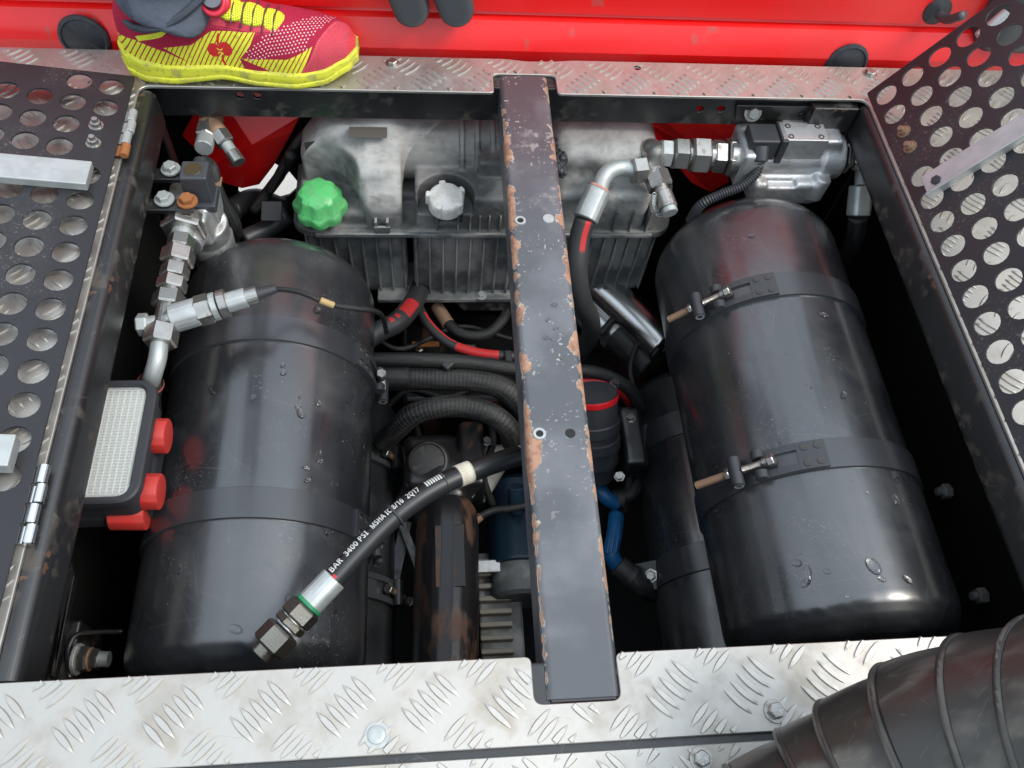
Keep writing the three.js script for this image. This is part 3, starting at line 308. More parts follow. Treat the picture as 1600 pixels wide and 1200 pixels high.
{
  const r = thing('gas_tank', 'right upper black tank held by two straps with rusty threaded clamps', 'tank', null); shell(r, ...RT, 0.034, 0.628, 0.664, 0.085);
  const s1 = strapAt(r, ...RT, onCyl(1290, 448, ...RT).z, 0.036), s2 = strapAt(r, ...RT, onCyl(1330, 707, ...RT).z, 0.036);
  buckle(s1, ...RT, onCyl(1290, 448, ...RT).z, ang(1210, 438, RT), -1, { rod: 0.042 }); buckle(s2, ...RT, onCyl(1330, 707, ...RT).z, ang(1290, 708, RT), -1, { rod: 0.05 });
  const dr = [[1174, 369, 5], [1287, 493, 6], [1318, 618, 6], [1353, 694, 5], [1403, 751, 6], [1398, 781, 7], [1245, 880, 6], [1261, 898, 8], [1292, 893, 4], [1365, 885, 8], [1418, 906, 5], [1378, 905, 4], [1410, 763, 2], [1190, 911, 2], [1158, 912, 3], [1258, 912, 5], [1305, 725, 2], [1108, 800, 3], [1120, 730, 3], [1150, 805, 2], [1355, 770, 2], [1300, 540, 2], [1430, 800, 3], [1452, 850, 3], [1402, 650, 4], [1372, 560, 3], [1220, 380, 2], [1260, 600, 1.5], [1180, 560, 1.5], [1140, 640, 2.5], [1120, 610, 2.5], [1200, 700, 2], [1228, 552, 1.5]]; for (let i = 0; i < 70; i++) dr.push([rr(1080, 1380), rr(400, 940), rr(0.5, 1.5)]); for (let i = 0; i < 40; i++) dr.push([rr(1060, 1150) + i, rr(520, 600) + i * 8, rr(0.7, 2)]); drops(r, dr, ...RT);
  const l = thing('gas_tank', 'left upper black tank beneath the printed hose, wet with drops on its right flank', 'tank'); shell(l, ...LT, 0.078, 0.628, 0.666, 0.07);
  const a1 = strapAt(l, ...LT, onCyl(440, 514, ...LT).z, 0.036), a2 = strapAt(l, ...LT, onCyl(430, 787, ...LT).z, 0.036);
  buckle(a1, ...LT, onCyl(440, 514, ...LT).z, ang(553, 545, LT), 1, { rod: 0.02 }); buckle(a2, ...LT, onCyl(430, 787, ...LT).z, ang(552, 790, LT), 1, { rod: 0.01 });
  const dl = [[495, 485, 6], [330, 610, 6], [396, 621, 4], [443, 583, 4], [442, 571, 3], [470, 646, 6], [466, 636, 4], [497, 630, 5], [468, 620, 2.5], [526, 590, 3], [541, 566, 3], [498, 708, 4], [499, 721, 4], [478, 732, 4], [480, 751, 4], [518, 756, 3], [526, 757, 3], [535, 690, 3], [543, 680, 3], [515, 795, 3], [511, 828, 6], [520, 829, 4], [282, 890, 5], [368, 983, 6], [262, 795, 5], [492, 778, 2.5], [450, 936, 4], [525, 955, 3], [300, 595, 2]];
  for (let i = 0; i < 90; i++) dl.push([rr(535, 584), rr(520, 740), rr(0.8, 2.6)]); for (let i = 0; i < 25; i++) dl.push([rr(480, 540), rr(975, 1010), rr(0.6, 1.4)]); for (let i = 0; i < 30; i++) dl.push([rr(230, 560), rr(400, 1000), rr(0.5, 1.2)]);
  drops(l, dl, ...LT);
  // lower tanks
  const ll = thing('gas_tank', 'left lower black tank half hidden under the left upper tank', 'tank'); shell(ll, ...LL, 0.14, 0.63, 0.66, 0.05);
  for (const [u, v] of [[600, 715], [603, 926]]) { const z = onCyl(u, v, ...LL).z, f = ang(u - 12, v, LL), s = strapAt(ll, ...LL, z, 0.034), [cx, cy, R] = LL, q = R + 0.003, P = (g, dz, h) => V(cx + (q + h) * Math.sin(f + g / R), cy + (q + h) * Math.cos(f + g / R), z + dz);
    part(s, 'buckle_plate', [arcBar(cx, cy, f - 0.25, f + 0.22, z - 0.018, z - 0.01, q, q + 0.006), arcBar(cx, cy, f - 0.25, f + 0.22, z + 0.01, z + 0.018, q, q + 0.006), arcBar(cx, cy, f - 0.25, f - 0.1, z - 0.0098, z + 0.0098, q, q + 0.004)], M.buckle);
    part(s, 'trunnion', cyl(P(0.03, -0.019, 0.011), P(0.03, 0.019, 0.011), 0.0078), M.black); part(s, 'nut', [hex(P(0.004, 0, 0.01), P(0.012, 0, 0.01), 0.0075)], M.zinc); part(s, 'threaded_rod', [cyl(P(0.012, 0, 0.01), P(0.052, 0, 0.012), 0.0045)], M.rod); }
  const rl = thing('gas_tank', 'right lower black tank under the right upper tank, with bolted strap ends', 'tank'); shell(rl, ...RL, 0.16, 0.63, 0.66, 0.05);
  for (const [u, v] of [[1040, 668], [1060, 880]]) { const z = onCyl(u, v, ...RL).z, s = strapAt(rl, ...RL, z, 0.04), [cx, cy, R] = RL; const f = ang(u - 36, v + 8, RL), q = R + 0.003, p = V(cx + q * Math.sin(f), cy + q * Math.cos(f), z), n = V(Math.sin(f), Math.cos(f), 0), n2 = V(-0.5, 0.85, 0.25).normalize();
    part(s, 'strap_lug', place(rbox(0.046, 0.005, 0.042, 0.002), p.clone().addScaledVector(n, 0.004), n2, V(0, 0, 1)), M.buckle); part(s, 'bolt', revolve([[0, 0.0105], [0.0012, 0.0105], [0.0014, 0.0072], [0.006, 0.0072], [0.007, 0.006], [0.0071, 0]], p.clone().addScaledVector(n, 0.004).addScaledVector(n2, 0.0025), n2, 6, 0.3), M.zinc); }
}
// ---------- coolant expansion tank ----------
{
  const e = thing('expansion_tank', 'dusty dark plastic coolant tank with green and white caps and ribbed lower wall', 'coolant tank');
  const c = (u, v, y) => A(u, v, y).toArray(), zl = 0.067, yl = -0.188, gc = c(500, 318, -0.155), wc = c(697, 303, -0.125);
  const hx0 = A(470, 220, -0.11).x, hx1 = A(505, 190, -0.08).x, leg = [A(566, 300, -0.1).x, A(622, 300, -0.1).x], px1 = A(780, 230, -0.1).x;
  const b0 = A(648, 300, -0.13).x, b1 = A(845, 300, -0.13).x, rh0 = A(868, 260, -0.1).x, rh1 = A(1022, 250, -0.12).x;
  const f = (x, y, z) => {
    let d = sBox(x, y, z, [(0.158 + 0.702) / 2, yl - 0.006, 0.0], [0.272, 0.0068, 0.0665], 0.004); { const k = Math.hypot(Math.max(0.19 - x, 0), Math.max(z - 0.032, 0)) - 0.034; d = Math.max(d, k > 0 && x < 0.19 && z > 0.032 ? k : -1); const k2 = Math.hypot(Math.max(x - 0.67, 0), Math.max(z - 0.037, 0)) - 0.03; d = Math.max(d, k2 > 0 && x > 0.67 && z > 0.037 ? k2 : -1); }
    d = smin(d, sBox(x, y, z, [0.231, -0.18, 0.004], [0.064, 0.016, 0.05], 0.008), 0.006);
    d = smin(d, sCyl(x, y, z, [0.26, -0.13, -0.042], [b1, -0.13, -0.042], 0.045, 0.004), 0.006); d = smin(d, sBox(x, y, z, [0.42, -0.185, -0.03], [0.2, 0.012, 0.04], 0.006), 0.004);
    for (const u of [722, 746, 770]) { const X = A(u, 230, -0.1).x; d = Math.min(d, sCyl(x, y, z, [X - 0.0035, -0.13, -0.042], [X + 0.0035, -0.13, -0.042], 0.051, 0.0015)); }
    let b = sBox(x, y, z, [(b0 + b1) / 2, -0.162, 0.03], [(b1 - b0) / 2, 0.037, 0.033], 0.007); b = smin(b, sBox(x, y, z, [A(770, 255, -0.11).x, -0.15, 0.0], [0.02, 0.05, 0.022], 0.006), 0.004);
    b = smax(b, -sCyl(x, y, z, [wc[0], -0.156, wc[2]], [wc[0], -0.05, wc[2]], 0.0385, 0.001), 0.003); b = smax(b, -sBox(x, y, z, [wc[0] + 0.006, -0.112, 0.075], [0.027, 0.038, 0.03], 0.004), 0.004); b = smax(b, -sBox(x, y, z, [wc[0] + 0.006, -0.155, 0.075], [0.016, 0.02, 0.016], 0.003), 0.003);
    return smin(d, b, 0.004);
  };
  const fl = (x, y, z) => { // the paler-coloured shoulder with its leg, and the hump on the far side of the beam
    const hr = leg[1]; let h = sBox(x, y, z, [(0.165 + hr) / 2, -0.14, -0.043], [(hr - 0.165) / 2, 0.066, 0.036], 0.02);
    h = smin(h, sBox(x, y, z, [0.236, -0.15, -0.008], [0.064, 0.055, 0.05], 0.018), 0.012);
    h = smax(h, 0.17 - x + Math.max(0, y + 0.125) * 0.9, 0.02);
    h = smax(h, -(Math.hypot(x - gc[0], z - gc[2]) - 0.056), 0.006);
    const s = Math.max(0, (z + 0.012) / 0.075), top = -0.08 - 0.03 * s - 0.042 * s * s;
    h = smin(h, sBox(x, y, z, [(leg[0] + leg[1]) / 2, (top - 0.2) / 2, 0.01], [(leg[1] - leg[0]) / 2 + 0.003, (top + 0.2) / 2, 0.05], 0.012), 0.014);
    h = smin(h, sCap(x, y, z, [leg[1] - 0.01, -0.118, -0.05], [leg[1] + 0.05, -0.125, -0.05], 0.05, 0.042), 0.02);
    let r = sBox(x, y, z, [(rh0 + rh1) / 2, -0.14, -0.025], [(rh1 - rh0) / 2, 0.062, 0.05], 0.024); r = smin(r, sBox(x, y, z, [(rh0 + rh1) / 2 - 0.005, -0.165, 0.02], [(rh1 - rh0) / 2 - 0.006, 0.045, 0.04], 0.012), 0.016); r = smin(r, sCap(x, y, z, [rh1 - 0.02, -0.15, -0.02], [rh1 + 0.018, -0.175, -0.01], 0.03, 0.022), 0.03);
    r = smin(r, sBox(x, y, z, [rh0 - 0.01, -0.15, -0.03], [0.02, 0.04, 0.04], 0.01), 0.012);
    return Math.min(h, r);
  };
  const hs = part(e, 'housing', nets(f, [0.14, -0.21, -0.1], [0.72, -0.055, 0.08], 0.0027), M.darkMottle);  // base, duct and block get the darker colour, raised cover the paler one
  part(hs, 'raised_cover', nets(fl, [0.14, -0.2, -0.1], [0.72, -0.055, 0.08], 0.0027), M.paleMottle);
  part(hs, 'rating_plate', place(rbox(0.05, 0.001, 0.019, 0.0003), A(575, 207, -0.0722), V(0, 1, 0.05), V(0, 0, 1)), mat([0.1, 0.092, 0.08], 0.5));
  { // curved sticker on the wall round the cap
    const g = []; for (let k = 0; k < 8; k++) { const a = -1.15 + k * 0.085 + 0.9, p = V(gc[0] + 0.0598 * Math.sin(a), -0.113, gc[2] - 0.0598 * Math.cos(a)); g.push(new THREE.BoxGeometry(0.0053, 0.028, 0.0008).rotateY(-a).translate(p.x, p.y, p.z)); } part(hs, 'sticker', g, mat([0.035, 0.034, 0.03], 0.5)); }
  const ribs = []; for (const u of [683, 716, 735, 750, 765, 782]) { const x = A(u, 350, -0.17).x; ribs.push(rbox(0.0028, 0.03, 0.012, 0.001, x, -0.172, 0.06)); } for (const u of [960, 986, 1012]) { const x = A(u, 345, -0.17).x; ribs.push(rbox(0.003, 0.042, 0.02, 0.001, x, -0.167, 0.056)); }
  for (const r of ribs) part(hs, 'rib', r, M.rib); part(hs, 'lip', [boxAt([0.19, -0.196, 0.0655], [0.67, -0.189, 0.0705], 0.0015)], M.rib);
  part(hs, 'clip', [rbox(0.022, 0.012, 0.004, 0.001, A(597, 355, -0.18).x, -0.181, 0.068), rbox(0.004, 0.02, 0.01, 0.001, A(588, 350, -0.18).x, -0.176, 0.064), rbox(0.004, 0.02, 0.01, 0.001, A(606, 350, -0.18).x, -0.176, 0.064)], M.rib);
  // ribbed lower wall
  const seg = [[0.17, A(636, 400, -0.24).x, 0.052], [A(646, 400, -0.24).x, A(842, 400, -0.24).x, 0.058], [A(880, 400, -0.24).x, 0.685, 0.05]];
  for (const [a, b, z] of seg) { const lw = part(e, 'lower_wall', boxAt([a, -0.345, -0.06], [b, -0.2, z], 0.008), M.rib); const n = Math.round((b - a) / 0.0195); for (let k = 0; k <= n; k++) part(lw, 'rib', rbox(0.0032, 0.132, 0.011, 0.0012, a + 0.004 + (b - a - 0.008) * k / n, -0.267, z + 0.002), M.rib); }
  part(e, 'flange', boxAt([A(590, 465, -0.335).x, -0.342, 0.0], [A(850, 465, -0.335).x, -0.333, 0.076], 0.002), M.rib); boltHead(e, A(752, 462, -0.332), 0.0062, 0.006, M.galv);
  part(e, 'flange', extr(roundPoly([[0, 0], [0.1, 0], [0.085, -0.028], [0.02, -0.028]], 0.004), 0.004, 0.0005).translate(A(706, 470, -0.34).x, -0.338, 0.07), M.black);
  // caps
  const knob = (o, pr, n, amp, seg = 96, tilt = 0.12) => { const pos = [], idx = []; pr.forEach(([y, r, k]) => { for (let i = 0; i <= seg; i++) { const a = i / seg * 2 * Math.PI, q = r * (1 + amp * k * Math.cos(a * n) - amp * 0.6 * k * Math.max(0, -Math.cos(a * n)) ** 2); pos.push(q * Math.cos(a), y, q * Math.sin(a)); } }); for (let j = 0; j < pr.length - 1; j++) for (let i = 0; i < seg; i++) { const a = j * (seg + 1) + i, b = a + seg + 1; idx.push(a, b, a + 1, b, b + 1, a + 1); } const g = new THREE.BufferGeometry(); g.setAttribute('position', new THREE.Float32BufferAttribute(pos, 3)); g.setIndex(idx); return toCreasedNormals(g, 0.75).rotateX(tilt).translate(...o); };
  T.green = texs(256, 256, [0.08, 0.08], (u, v) => { const a = fbm(u, v, 5, 301, 4), b = fbm(u, v, 30, 302, 2); return [mx([0.09, 0.46, 0.14], [0.12, 0.36, 0.14], st(0.5, 0.75, a) * 0.7 + 0.2 * (b - 0.5)), 0.3 + 0.25 * a, b]; });
  part(e, 'green_cap', knob([gc[0], gc[1] - 0.006, gc[2]], [[-0.006, 0.034, 0.7], [-0.001, 0.0355, 0.9], [0.006, 0.0355, 0.9], [0.009, 0.034, 0.9], [0.011, 0.031, 0.9], [0.027, 0.0262, 0.9], [0.0305, 0.0245, 0.7], [0.033, 0.021, 0.5], [0.0342, 0.014, 0.2], [0.0346, 0, 0]], 8, 0.06), tmat(T.green, 0, 0.0003, { clearcoat: 0.2, clearcoatRoughness: 0.3 }));
  T.white = texs(256, 256, [0.08, 0.08], (u, v) => { const a = fbm(u, v, 5, 311, 4), b = fbm(u, v, 30, 312, 2); return [mx([0.72, 0.7, 0.66], [0.5, 0.48, 0.43], st(0.4, 0.7, a) * 0.7 + 0.3 * (b - 0.5)), 0.55 + 0.2 * a, b]; });
  const wm = tmat(T.white, 0, 0.0003); const wcap = part(e, 'white_cap', knob([wc[0], -0.147, wc[2]], [[0, 0.0245, 0], [0.016, 0.0245, 0.2], [0.019, 0.0236, 0.3], [0.0215, 0.0205, 0.2], [0.0225, 0.011, 0], [0.0228, 0, 0]], 5, 0.02), wm);
  for (let k = 0; k < 5; k++) { const a = k / 5 * 2 * Math.PI + 0.5; part(wcap, 'grip', rbox(0.011, 0.019, 0.0095, 0.0025, 0, 0, 0).translate(0.0225, -0.1355, 0).rotateY(a).translate(wc[0], 0, wc[2]), wm); }
  // wrapped cable stub beside the beam
  for (let k = 0; k < 3; k++) part(e, 'taped_connector', nets((x, y, z) => sBox(x, y, z, [0, 0, 0], [0.013, 0.007, 0.012], 0.004) + 0.0014 * Math.sin(x * 700 + k) * Math.sin(z * 520 + y * 600), [-0.02, -0.014, -0.02], [0.02, 0.014, 0.02], 0.0018).rotateZ(rr(-0.5, 0.5)).translate(...A(874 - k * 2, 228 + k * 17, -0.095).toArray()), M.plug);
}
// ---------- hydraulic fittings and hoses ----------
// parts strung along the line a -> b; spec [name, kind, from, to (0..1), radius, material]
function chain(t, a, b, list) { for (const [n, k, f0, f1, r, m = M.zinc, r2] of list) { const p = a.clone().lerp(b, f0), q = a.clone().lerp(b, f1); part(t, n, k === 'hex' ? hex(p, q, r, rnd() * 0.3) : k === 'cone' ? cyl(p, q, r, r2) : cyl(p, q, r), m); } }
const pipe = (pts, r, n = 40, m = 16) => sweep(pts, r, n, m);
{ // left valve
  const t = thing('solenoid_valve', 'left cast aluminium valve with black coil plug, clamped to the left rail', 'valve');
  const a = A(292, 262, -0.075), cup0 = A(320, 345, -0.115), cup1 = A(334, 392, -0.19), y = -0.1;
  const bc = A(300, 335, -0.105), cd = cup1.clone().sub(cup0).normalize();
  part(t, 'body', nets((x, yy, z) => { let d = sBox(x, yy, z, bc.toArray(), [0.026, 0.024, 0.034], 0.006); d = smin(d, sCyl(x, yy, z, [bc.x + 0.006, bc.y - 0.002, bc.z - 0.045], [bc.x - 0.002, bc.y, bc.z + 0.05], 0.021), 0.008); d = smin(d, sCyl(x, yy, z, cup0.toArray(), cup1.toArray(), 0.0275, 0.003), 0.006); d = smin(d, sBox(x, yy, z, [bc.x + 0.024, bc.y + 0.01, bc.z - 0.01], [0.012, 0.018, 0.022], 0.005), 0.006); d = smax(d, -(Math.abs(yy - bc.y - 0.012) < 0.1 ? sBox(x, yy, z, [bc.x - 0.01, bc.y + 0.034, bc.z + 0.03], [0.02, 0.015, 0.018], 0.003) : 1), 0.004); return d; }, [0.0, -0.26, 0.03], [0.16, -0.05, 0.26], 0.0028), M.cast);
  part(t, 'filter_cup', revolve([[0, 0.0275], [0.004, 0.03], [0.03, 0.03], [0.034, 0.0285], [0.07, 0.028], [0.075, 0]], cup0.clone().addScaledVector(cd, 0.03), cd, 40), M.cast);
  const cm = mat([0.048, 0.052, 0.06], 0.42), cb = A(306, 275, -0.045), coil = part(t, 'coil_plug', rbox(0.032, 0.044, 0.03, 0.003, cb.x, cb.y - 0.011, cb.z), cm);
  part(coil, 'plug_base', rbox(0.034, 0.012, 0.036, 0.002, cb.x + 0.001, cb.y - 0.036, cb.z + 0.003), cm); part(coil, 'cap_disc', revolve([[0, 0.0105], [0.0008, 0.01], [0.001, 0.003], [0.0016, 0.002], [0.0016, 0]], V(cb.x - 0.001, cb.y + 0.0112, cb.z), V(0, 1, 0), 24), mat([0.05, 0.036, 0.015], 0.5)); part(coil, 'cable_gland', cyl(V(cb.x, cb.y - 0.008, cb.z - 0.013), V(cb.x + 0.001, cb.y - 0.006, cb.z - 0.032), 0.0115, 0.009), M.plug);
  for (const [u0, v0, u1, v1] of [[208, 270, 284, 270], [222, 318, 302, 318]]) { const p = A(u0, v0, -0.058), q = A(u1, v1, -0.058); part(t, 'bracket_bar', boxAt([p.x - 0.01, -0.066, p.z - 0.0095], [q.x, -0.059, p.z + 0.0095], 0.0015), M.black); }
  boltHead(t, A(267, 265, -0.057), 0.0082, 0.009, M.galv); boltHead(t, A(257, 312, -0.057), 0.0082, 0.009, M.galv); boltHead(t, A(293, 315, -0.057), 0.0084, 0.009, M.rust1);
  // pipe union beyond the plug
  const e0 = A(318, 232, -0.07), e1 = A(327, 196, -0.075), br0 = A(340, 205, -0.07), br1 = A(372, 252, -0.085);
  chain(t, e0, e1, [['sleeve', 'cyl', 0, 0.55, 0.0115, M.galv], ['nut', 'hex', 0.4, 1.1, 0.0145, M.zinc]]); part(t, 'elbow', nets((x, yy, z) => smin(sCap(x, yy, z, e1.toArray(), [e1.x + 0.004, e1.y, e1.z - 0.012], 0.013), sCap(x, yy, z, e1.toArray(), br0.toArray(), 0.0115), 0.006), [e1.x - 0.03, e1.y - 0.025, e1.z - 0.04], [e1.x + 0.06, e1.y + 0.025, e1.z + 0.05], 0.0022), M.rod);
  chain(t, br0, br1, [['nut', 'hex', 0.05, 0.42, 0.0125], ['test_port', 'cyl', 0.42, 0.98, 0.0078, M.galv], ['cap', 'cyl', 0.7, 1.05, 0.0092, M.zinc]]);
  // fittings that run towards the viewer
  const f0 = A(290, 345, -0.09), f1 = A(250, 535, -0.09);
  chain(t, f0, f1, [['collar', 'cyl', -0.02, 0.07, 0.024, M.zinc], ['nut', 'hex', 0.05, 0.11, 0.027, M.zinc], ['sleeve', 'cyl', 0.1, 0.2, 0.0135, M.galv], ['nut', 'hex', 0.15, 0.255, 0.0158], ['nut', 'hex', 0.265, 0.385, 0.0195], ['sleeve', 'cyl', 0.35, 0.42, 0.013], ['nut', 'hex', 0.4, 0.5, 0.0165], ['nut', 'hex', 0.51, 0.6, 0.0172], ['sleeve', 'cyl', 0.58, 0.66, 0.0125], ['nut', 'hex', 0.63, 0.735, 0.0185], ['cross_body', 'cyl', 0.7, 0.95, 0.0118], ['nut', 'hex', 0.89, 1.02, 0.0185]]);
  const s0 = A(253, 503, -0.09), s1 = A(408, 458, -0.078);
  part(t, 'side_plug', [hex(s0.clone().add(V(-0.014, 0, 0.003)), s0.clone().add(V(-0.026, 0, 0.004)), 0.013), cyl(s0, s0.clone().add(V(-0.015, 0, 0.003)), 0.009)], M.galv);
  chain(t, s0, s1, [['sleeve', 'cyl', 0, 0.2, 0.0115], ['sensor_body', 'cyl', 0.1, 0.36, 0.0165, M.galv], ['nut', 'hex', 0.34, 0.5, 0.0178], ['ring', 'cyl', 0.5, 0.56, 0.0165, M.galv], ['ring', 'cyl', 0.575, 0.66, 0.0168, M.zinc], ['sensor_tube', 'cyl', 0.64, 0.85, 0.0118, M.galv], ['ring', 'cyl', 0.84, 0.97, 0.0102, M.zinc], ['plug', 'cone', 0.96, 1.16, 0.0075, M.plug, 0.005]]);
  const c0 = s0.clone().lerp(s1, 1.12); part(t, 'sensor_cable', sweep([c0, A(440, 452, -0.085), A(470, 457, -0.1), A(515, 475, -0.12), A(555, 482, -0.127), A(585, 486, -0.15), A(598, 496, -0.19), A(604, 520, -0.24)], 0.0033, 60, 10), M.rubber);
  part(t, 'cable_marker', cyl(A(500, 469, -0.112), A(522, 477.5, -0.1195), 0.0042), mat([0.42, 0.3, 0.13], 0.6));
  // elbow pipe and hose that dives beside the lamp
  part(t, 'elbow_pipe', pipe([A(250, 528, -0.09), A(246, 560, -0.094), A(240, 582, -0.104), A(235, 598, -0.12)], 0.0098, 24), M.galv);
  part(t, 'seal_ring', revolve([[0, 0.0135], [0.003, 0.0145], [0.006, 0.0135], [0.0065, 0.01]], A(235.5, 597, -0.118), A(232, 615, -0.145).sub(A(236, 596, -0.116)), 24), mat([0.4, 0.1, 0.07], 0.6));
  part(t, 'hose', pipe([A(235, 600, -0.122), A(232, 620, -0.15), A(240, 660, -0.26), A(260, 700, -0.4)], 0.0135), M.rubber);
  part(t, 'coil_cable', sweep([A(318, 250, -0.07), A(332, 262, -0.07), A(338, 290, -0.085), A(350, 318, -0.11), A(366, 345, -0.14), A(372, 366, -0.18)], 0.0072, 40, 12), M.rubber);
  part(t, 'coil_cable', sweep([A(332, 300, -0.1), A(345, 330, -0.13), A(352, 350, -0.15), A(366, 372, -0.2)], 0.0085, 40, 12), M.rubber);
  part(t, 'cable_tag', rbox(0.007, 0.001, 0.016, 0.0003).translate(...A(342, 284, -0.078).toArray()), M.rod);
}
{ // right valve
  const t = thing('solenoid_valve', 'right cast aluminium valve with square milled block behind right tank', 'valve');
  const y = -0.085, a = A(1150, 240, y), b = A(1318, 246, y), cz = (a.z + b.z) / 2, g = A(1200, 285, -0.1);
  part(t, 'body', nets((x, yy, z) => { let d = sCyl(x, yy, z, [a.x, y, cz], [b.x - 0.012, y, cz], 0.0275, 0.004); d = smin(d, sCyl(x, yy, z, [b.x - 0.04, y, cz], [b.x - 0.008, y, cz], 0.031, 0.003), 0.004); d = smin(d, sBox(x, yy, z, [a.x + 0.012, y, cz + 0.002], [0.016, 0.031, 0.034], 0.006), 0.006); d = smin(d, sBox(x, yy, z, [a.x + 0.07, y - 0.03, cz + 0.025], [0.05, 0.02, 0.022], 0.007), 0.008); d = smin(d, sCyl(x, yy, z, [b.x - 0.04, y - 0.04, cz + 0.04], [b.x - 0.036, y - 0.005, cz + 0.036], 0.012, 0.003), 0.006); d = smin(d, sBox(x, yy, z, [a.x + 0.095, y + 0.022, cz - 0.006], [0.04, 0.02, 0.024], 0.004), 0.006); d = smax(d, -sBox(x, yy, z, [a.x + 0.06, y + 0.0, cz + 0.047], [0.02, 0.016, 0.014], 0.003), 0.004); return d; }, [a.x - 0.02, -0.17, cz - 0.05], [b.x + 0.02, -0.02, cz + 0.075], 0.0028), M.cast);
  const tb = A(1253, 210, -0.042); const blk = part(t, 'top_block', rbox(0.064, 0.034, 0.036, 0.0014, tb.x, tb.y - 0.011, tb.z), M.cast); for (const dx of [-0.02, 0.022]) for (const dz of [-0.009, 0.011]) part(blk, 'screw', revolve([[0, 0.0042], [0.0008, 0.004], [0.0004, 0.0024], [-0.001, 0.002], [-0.001, 0]], V(tb.x + dx, tb.y + 0.006, tb.z + dz), V(0, 1, 0), 14), M.black);
  const cb = A(1192, 213, -0.046); const cp = part(t, 'coil_plug', rbox(0.04, 0.034, 0.036, 0.003, cb.x, cb.y - 0.01, cb.z), M.plug); part(cp, 'plug_flange', rbox(0.01, 0.04, 0.041, 0.002, cb.x + 0.025, cb.y - 0.01, cb.z), M.plug);
  part(cp, 'cable_gland', cyl(V(cb.x - 0.004, cb.y - 0.006, cb.z + 0.014), V(cb.x - 0.004, cb.y - 0.018, cb.z + 0.03), 0.0115, 0.0095), M.plug);
  const cd = new THREE.CatmullRomCurve3([V(cb.x - 0.004, cb.y - 0.016, cb.z + 0.028), A(1188, 250, -0.07), A(1180, 272, -0.082), A(1160, 290, -0.093), A(1128, 303, -0.105), A(1098, 318, -0.12), A(1078, 345, -0.17)]);
  part(t, 'corrugated_cable', sweep(cd, (s, L) => 0.0066 + 0.0007 * Math.sin(s * L / 0.0034 * 2 * Math.PI), 360, 12), M.plug);
  chain(t, A(1322, 247, y), A(1335, 248, y), [['nut', 'hex', -0.3, 0.2, 0.021], ['sleeve', 'cyl', 0.2, 1.1, 0.012], ['nut', 'hex', 0.7, 1.9, 0.0155]]);
  // union string to the left
  const f0 = A(1150, 246, y), f1 = A(1034, 239, y);
  chain(t, f0, f1, [['collar', 'cyl', -0.05, 0.12, 0.026], ['nut', 'hex', 0.05, 0.14, 0.0265], ['nut', 'hex', 0.15, 0.33, 0.0232], ['sleeve', 'cyl', 0.3, 0.4, 0.019], ['nut', 'hex', 0.37, 0.62, 0.0255], ['sleeve', 'cyl', 0.6, 0.68, 0.017], ['nut', 'hex', 0.65, 0.86, 0.0225], ['nut', 'hex', 0.87, 1.03, 0.0195, M.galv]]);
  const j = A(1022, 240, y);
  part(t, 'cross_body', nets((x, yy, z) => smin(smin(sCap(x, yy, z, j.toArray(), [j.x - 0.004, j.y, j.z - 0.006], 0.0165), sCap(x, yy, z, j.toArray(), A(1012, 262, y).toArray(), 0.0115), 0.006), sCap(x, yy, z, j.toArray(), A(1024, 270, y).toArray(), 0.013), 0.006), [j.x - 0.05, j.y - 0.03, j.z - 0.03], [j.x + 0.04, j.y + 0.03, j.z + 0.07], 0.0024), M.zinc);
  chain(t, A(1019, 258, y), A(1046, 330, -0.1), [['nut', 'hex', 0.18, 0.52, 0.0175], ['test_port', 'cyl', 0.5, 0.85, 0.0105, M.zinc], ['cap', 'cyl', 0.62, 0.95, 0.0128, M.zinc], ['cap_tip', 'cyl', 0.94, 1.05, 0.0108, M.galv]]);
  const ch = new THREE.CatmullRomCurve3([A(1022, 305, -0.085), A(1022, 322, -0.1), A(1030, 336, -0.112), A(1042, 334, -0.105)]); for (let k = 0; k <= 11; k++) { const p = ch.getPoint(k / 11), q = ch.getTangent(k / 11); part(t, 'chain_link', place(new THREE.TorusGeometry(0.0026, 0.0007, 6, 12).scale(1, 1.4, 1), p, q, k % 2 ? V(0, 1, 0.3) : V(0.2, 0.1, 1)), M.galv); }
  chain(t, A(1016, 265, y), A(985, 268, y), [['nut', 'hex', 0.2, 0.95, 0.0185]]);
  const h = thing('hydraulic_hose', 'black hose with red stripe and crimped steel elbow, right of the cross beam', 'hose');
  part(h, 'elbow_pipe', pipe([A(994, 266, y), A(972, 262, y), A(952, 268, -0.084), A(940, 284, -0.087), A(936, 300, -0.09)], 0.0112, 30), M.galv);
  part(h, 'seal_ring', revolve([[0, 0.0142], [0.0025, 0.0152], [0.005, 0.0142], [0.0055, 0.011]], A(937, 293, -0.09), A(925, 318, -0.102).sub(A(938, 293, -0.09)), 24), mat([0.5, 0.26, 0.2], 0.6));
  part(h, 'ferrule', cyl(A(935, 297, -0.09), A(914, 343, -0.112), 0.0172, 0.0172, 28, 0.0015), M.galv);
  T.hoseR = texs(512, 128, null, (u, v) => { const r = st(0.005, 0, Math.abs(v - 0.36) - 0.045) * st(0.1, 0.085, u); const r2 = st(0.005, 0, Math.abs(v - 0.5) - 0.1) * st(0.05, 0.03, Math.abs(u - 0.72)); const a = fbm(u, v, 12, 401, 3); return [mx([0.028 + 0.012 * a, 0.029 + 0.012 * a, 0.03 + 0.012 * a], [0.5, 0.02, 0.02], Math.max(r, r2)), 0.48 + 0.15 * a]; });
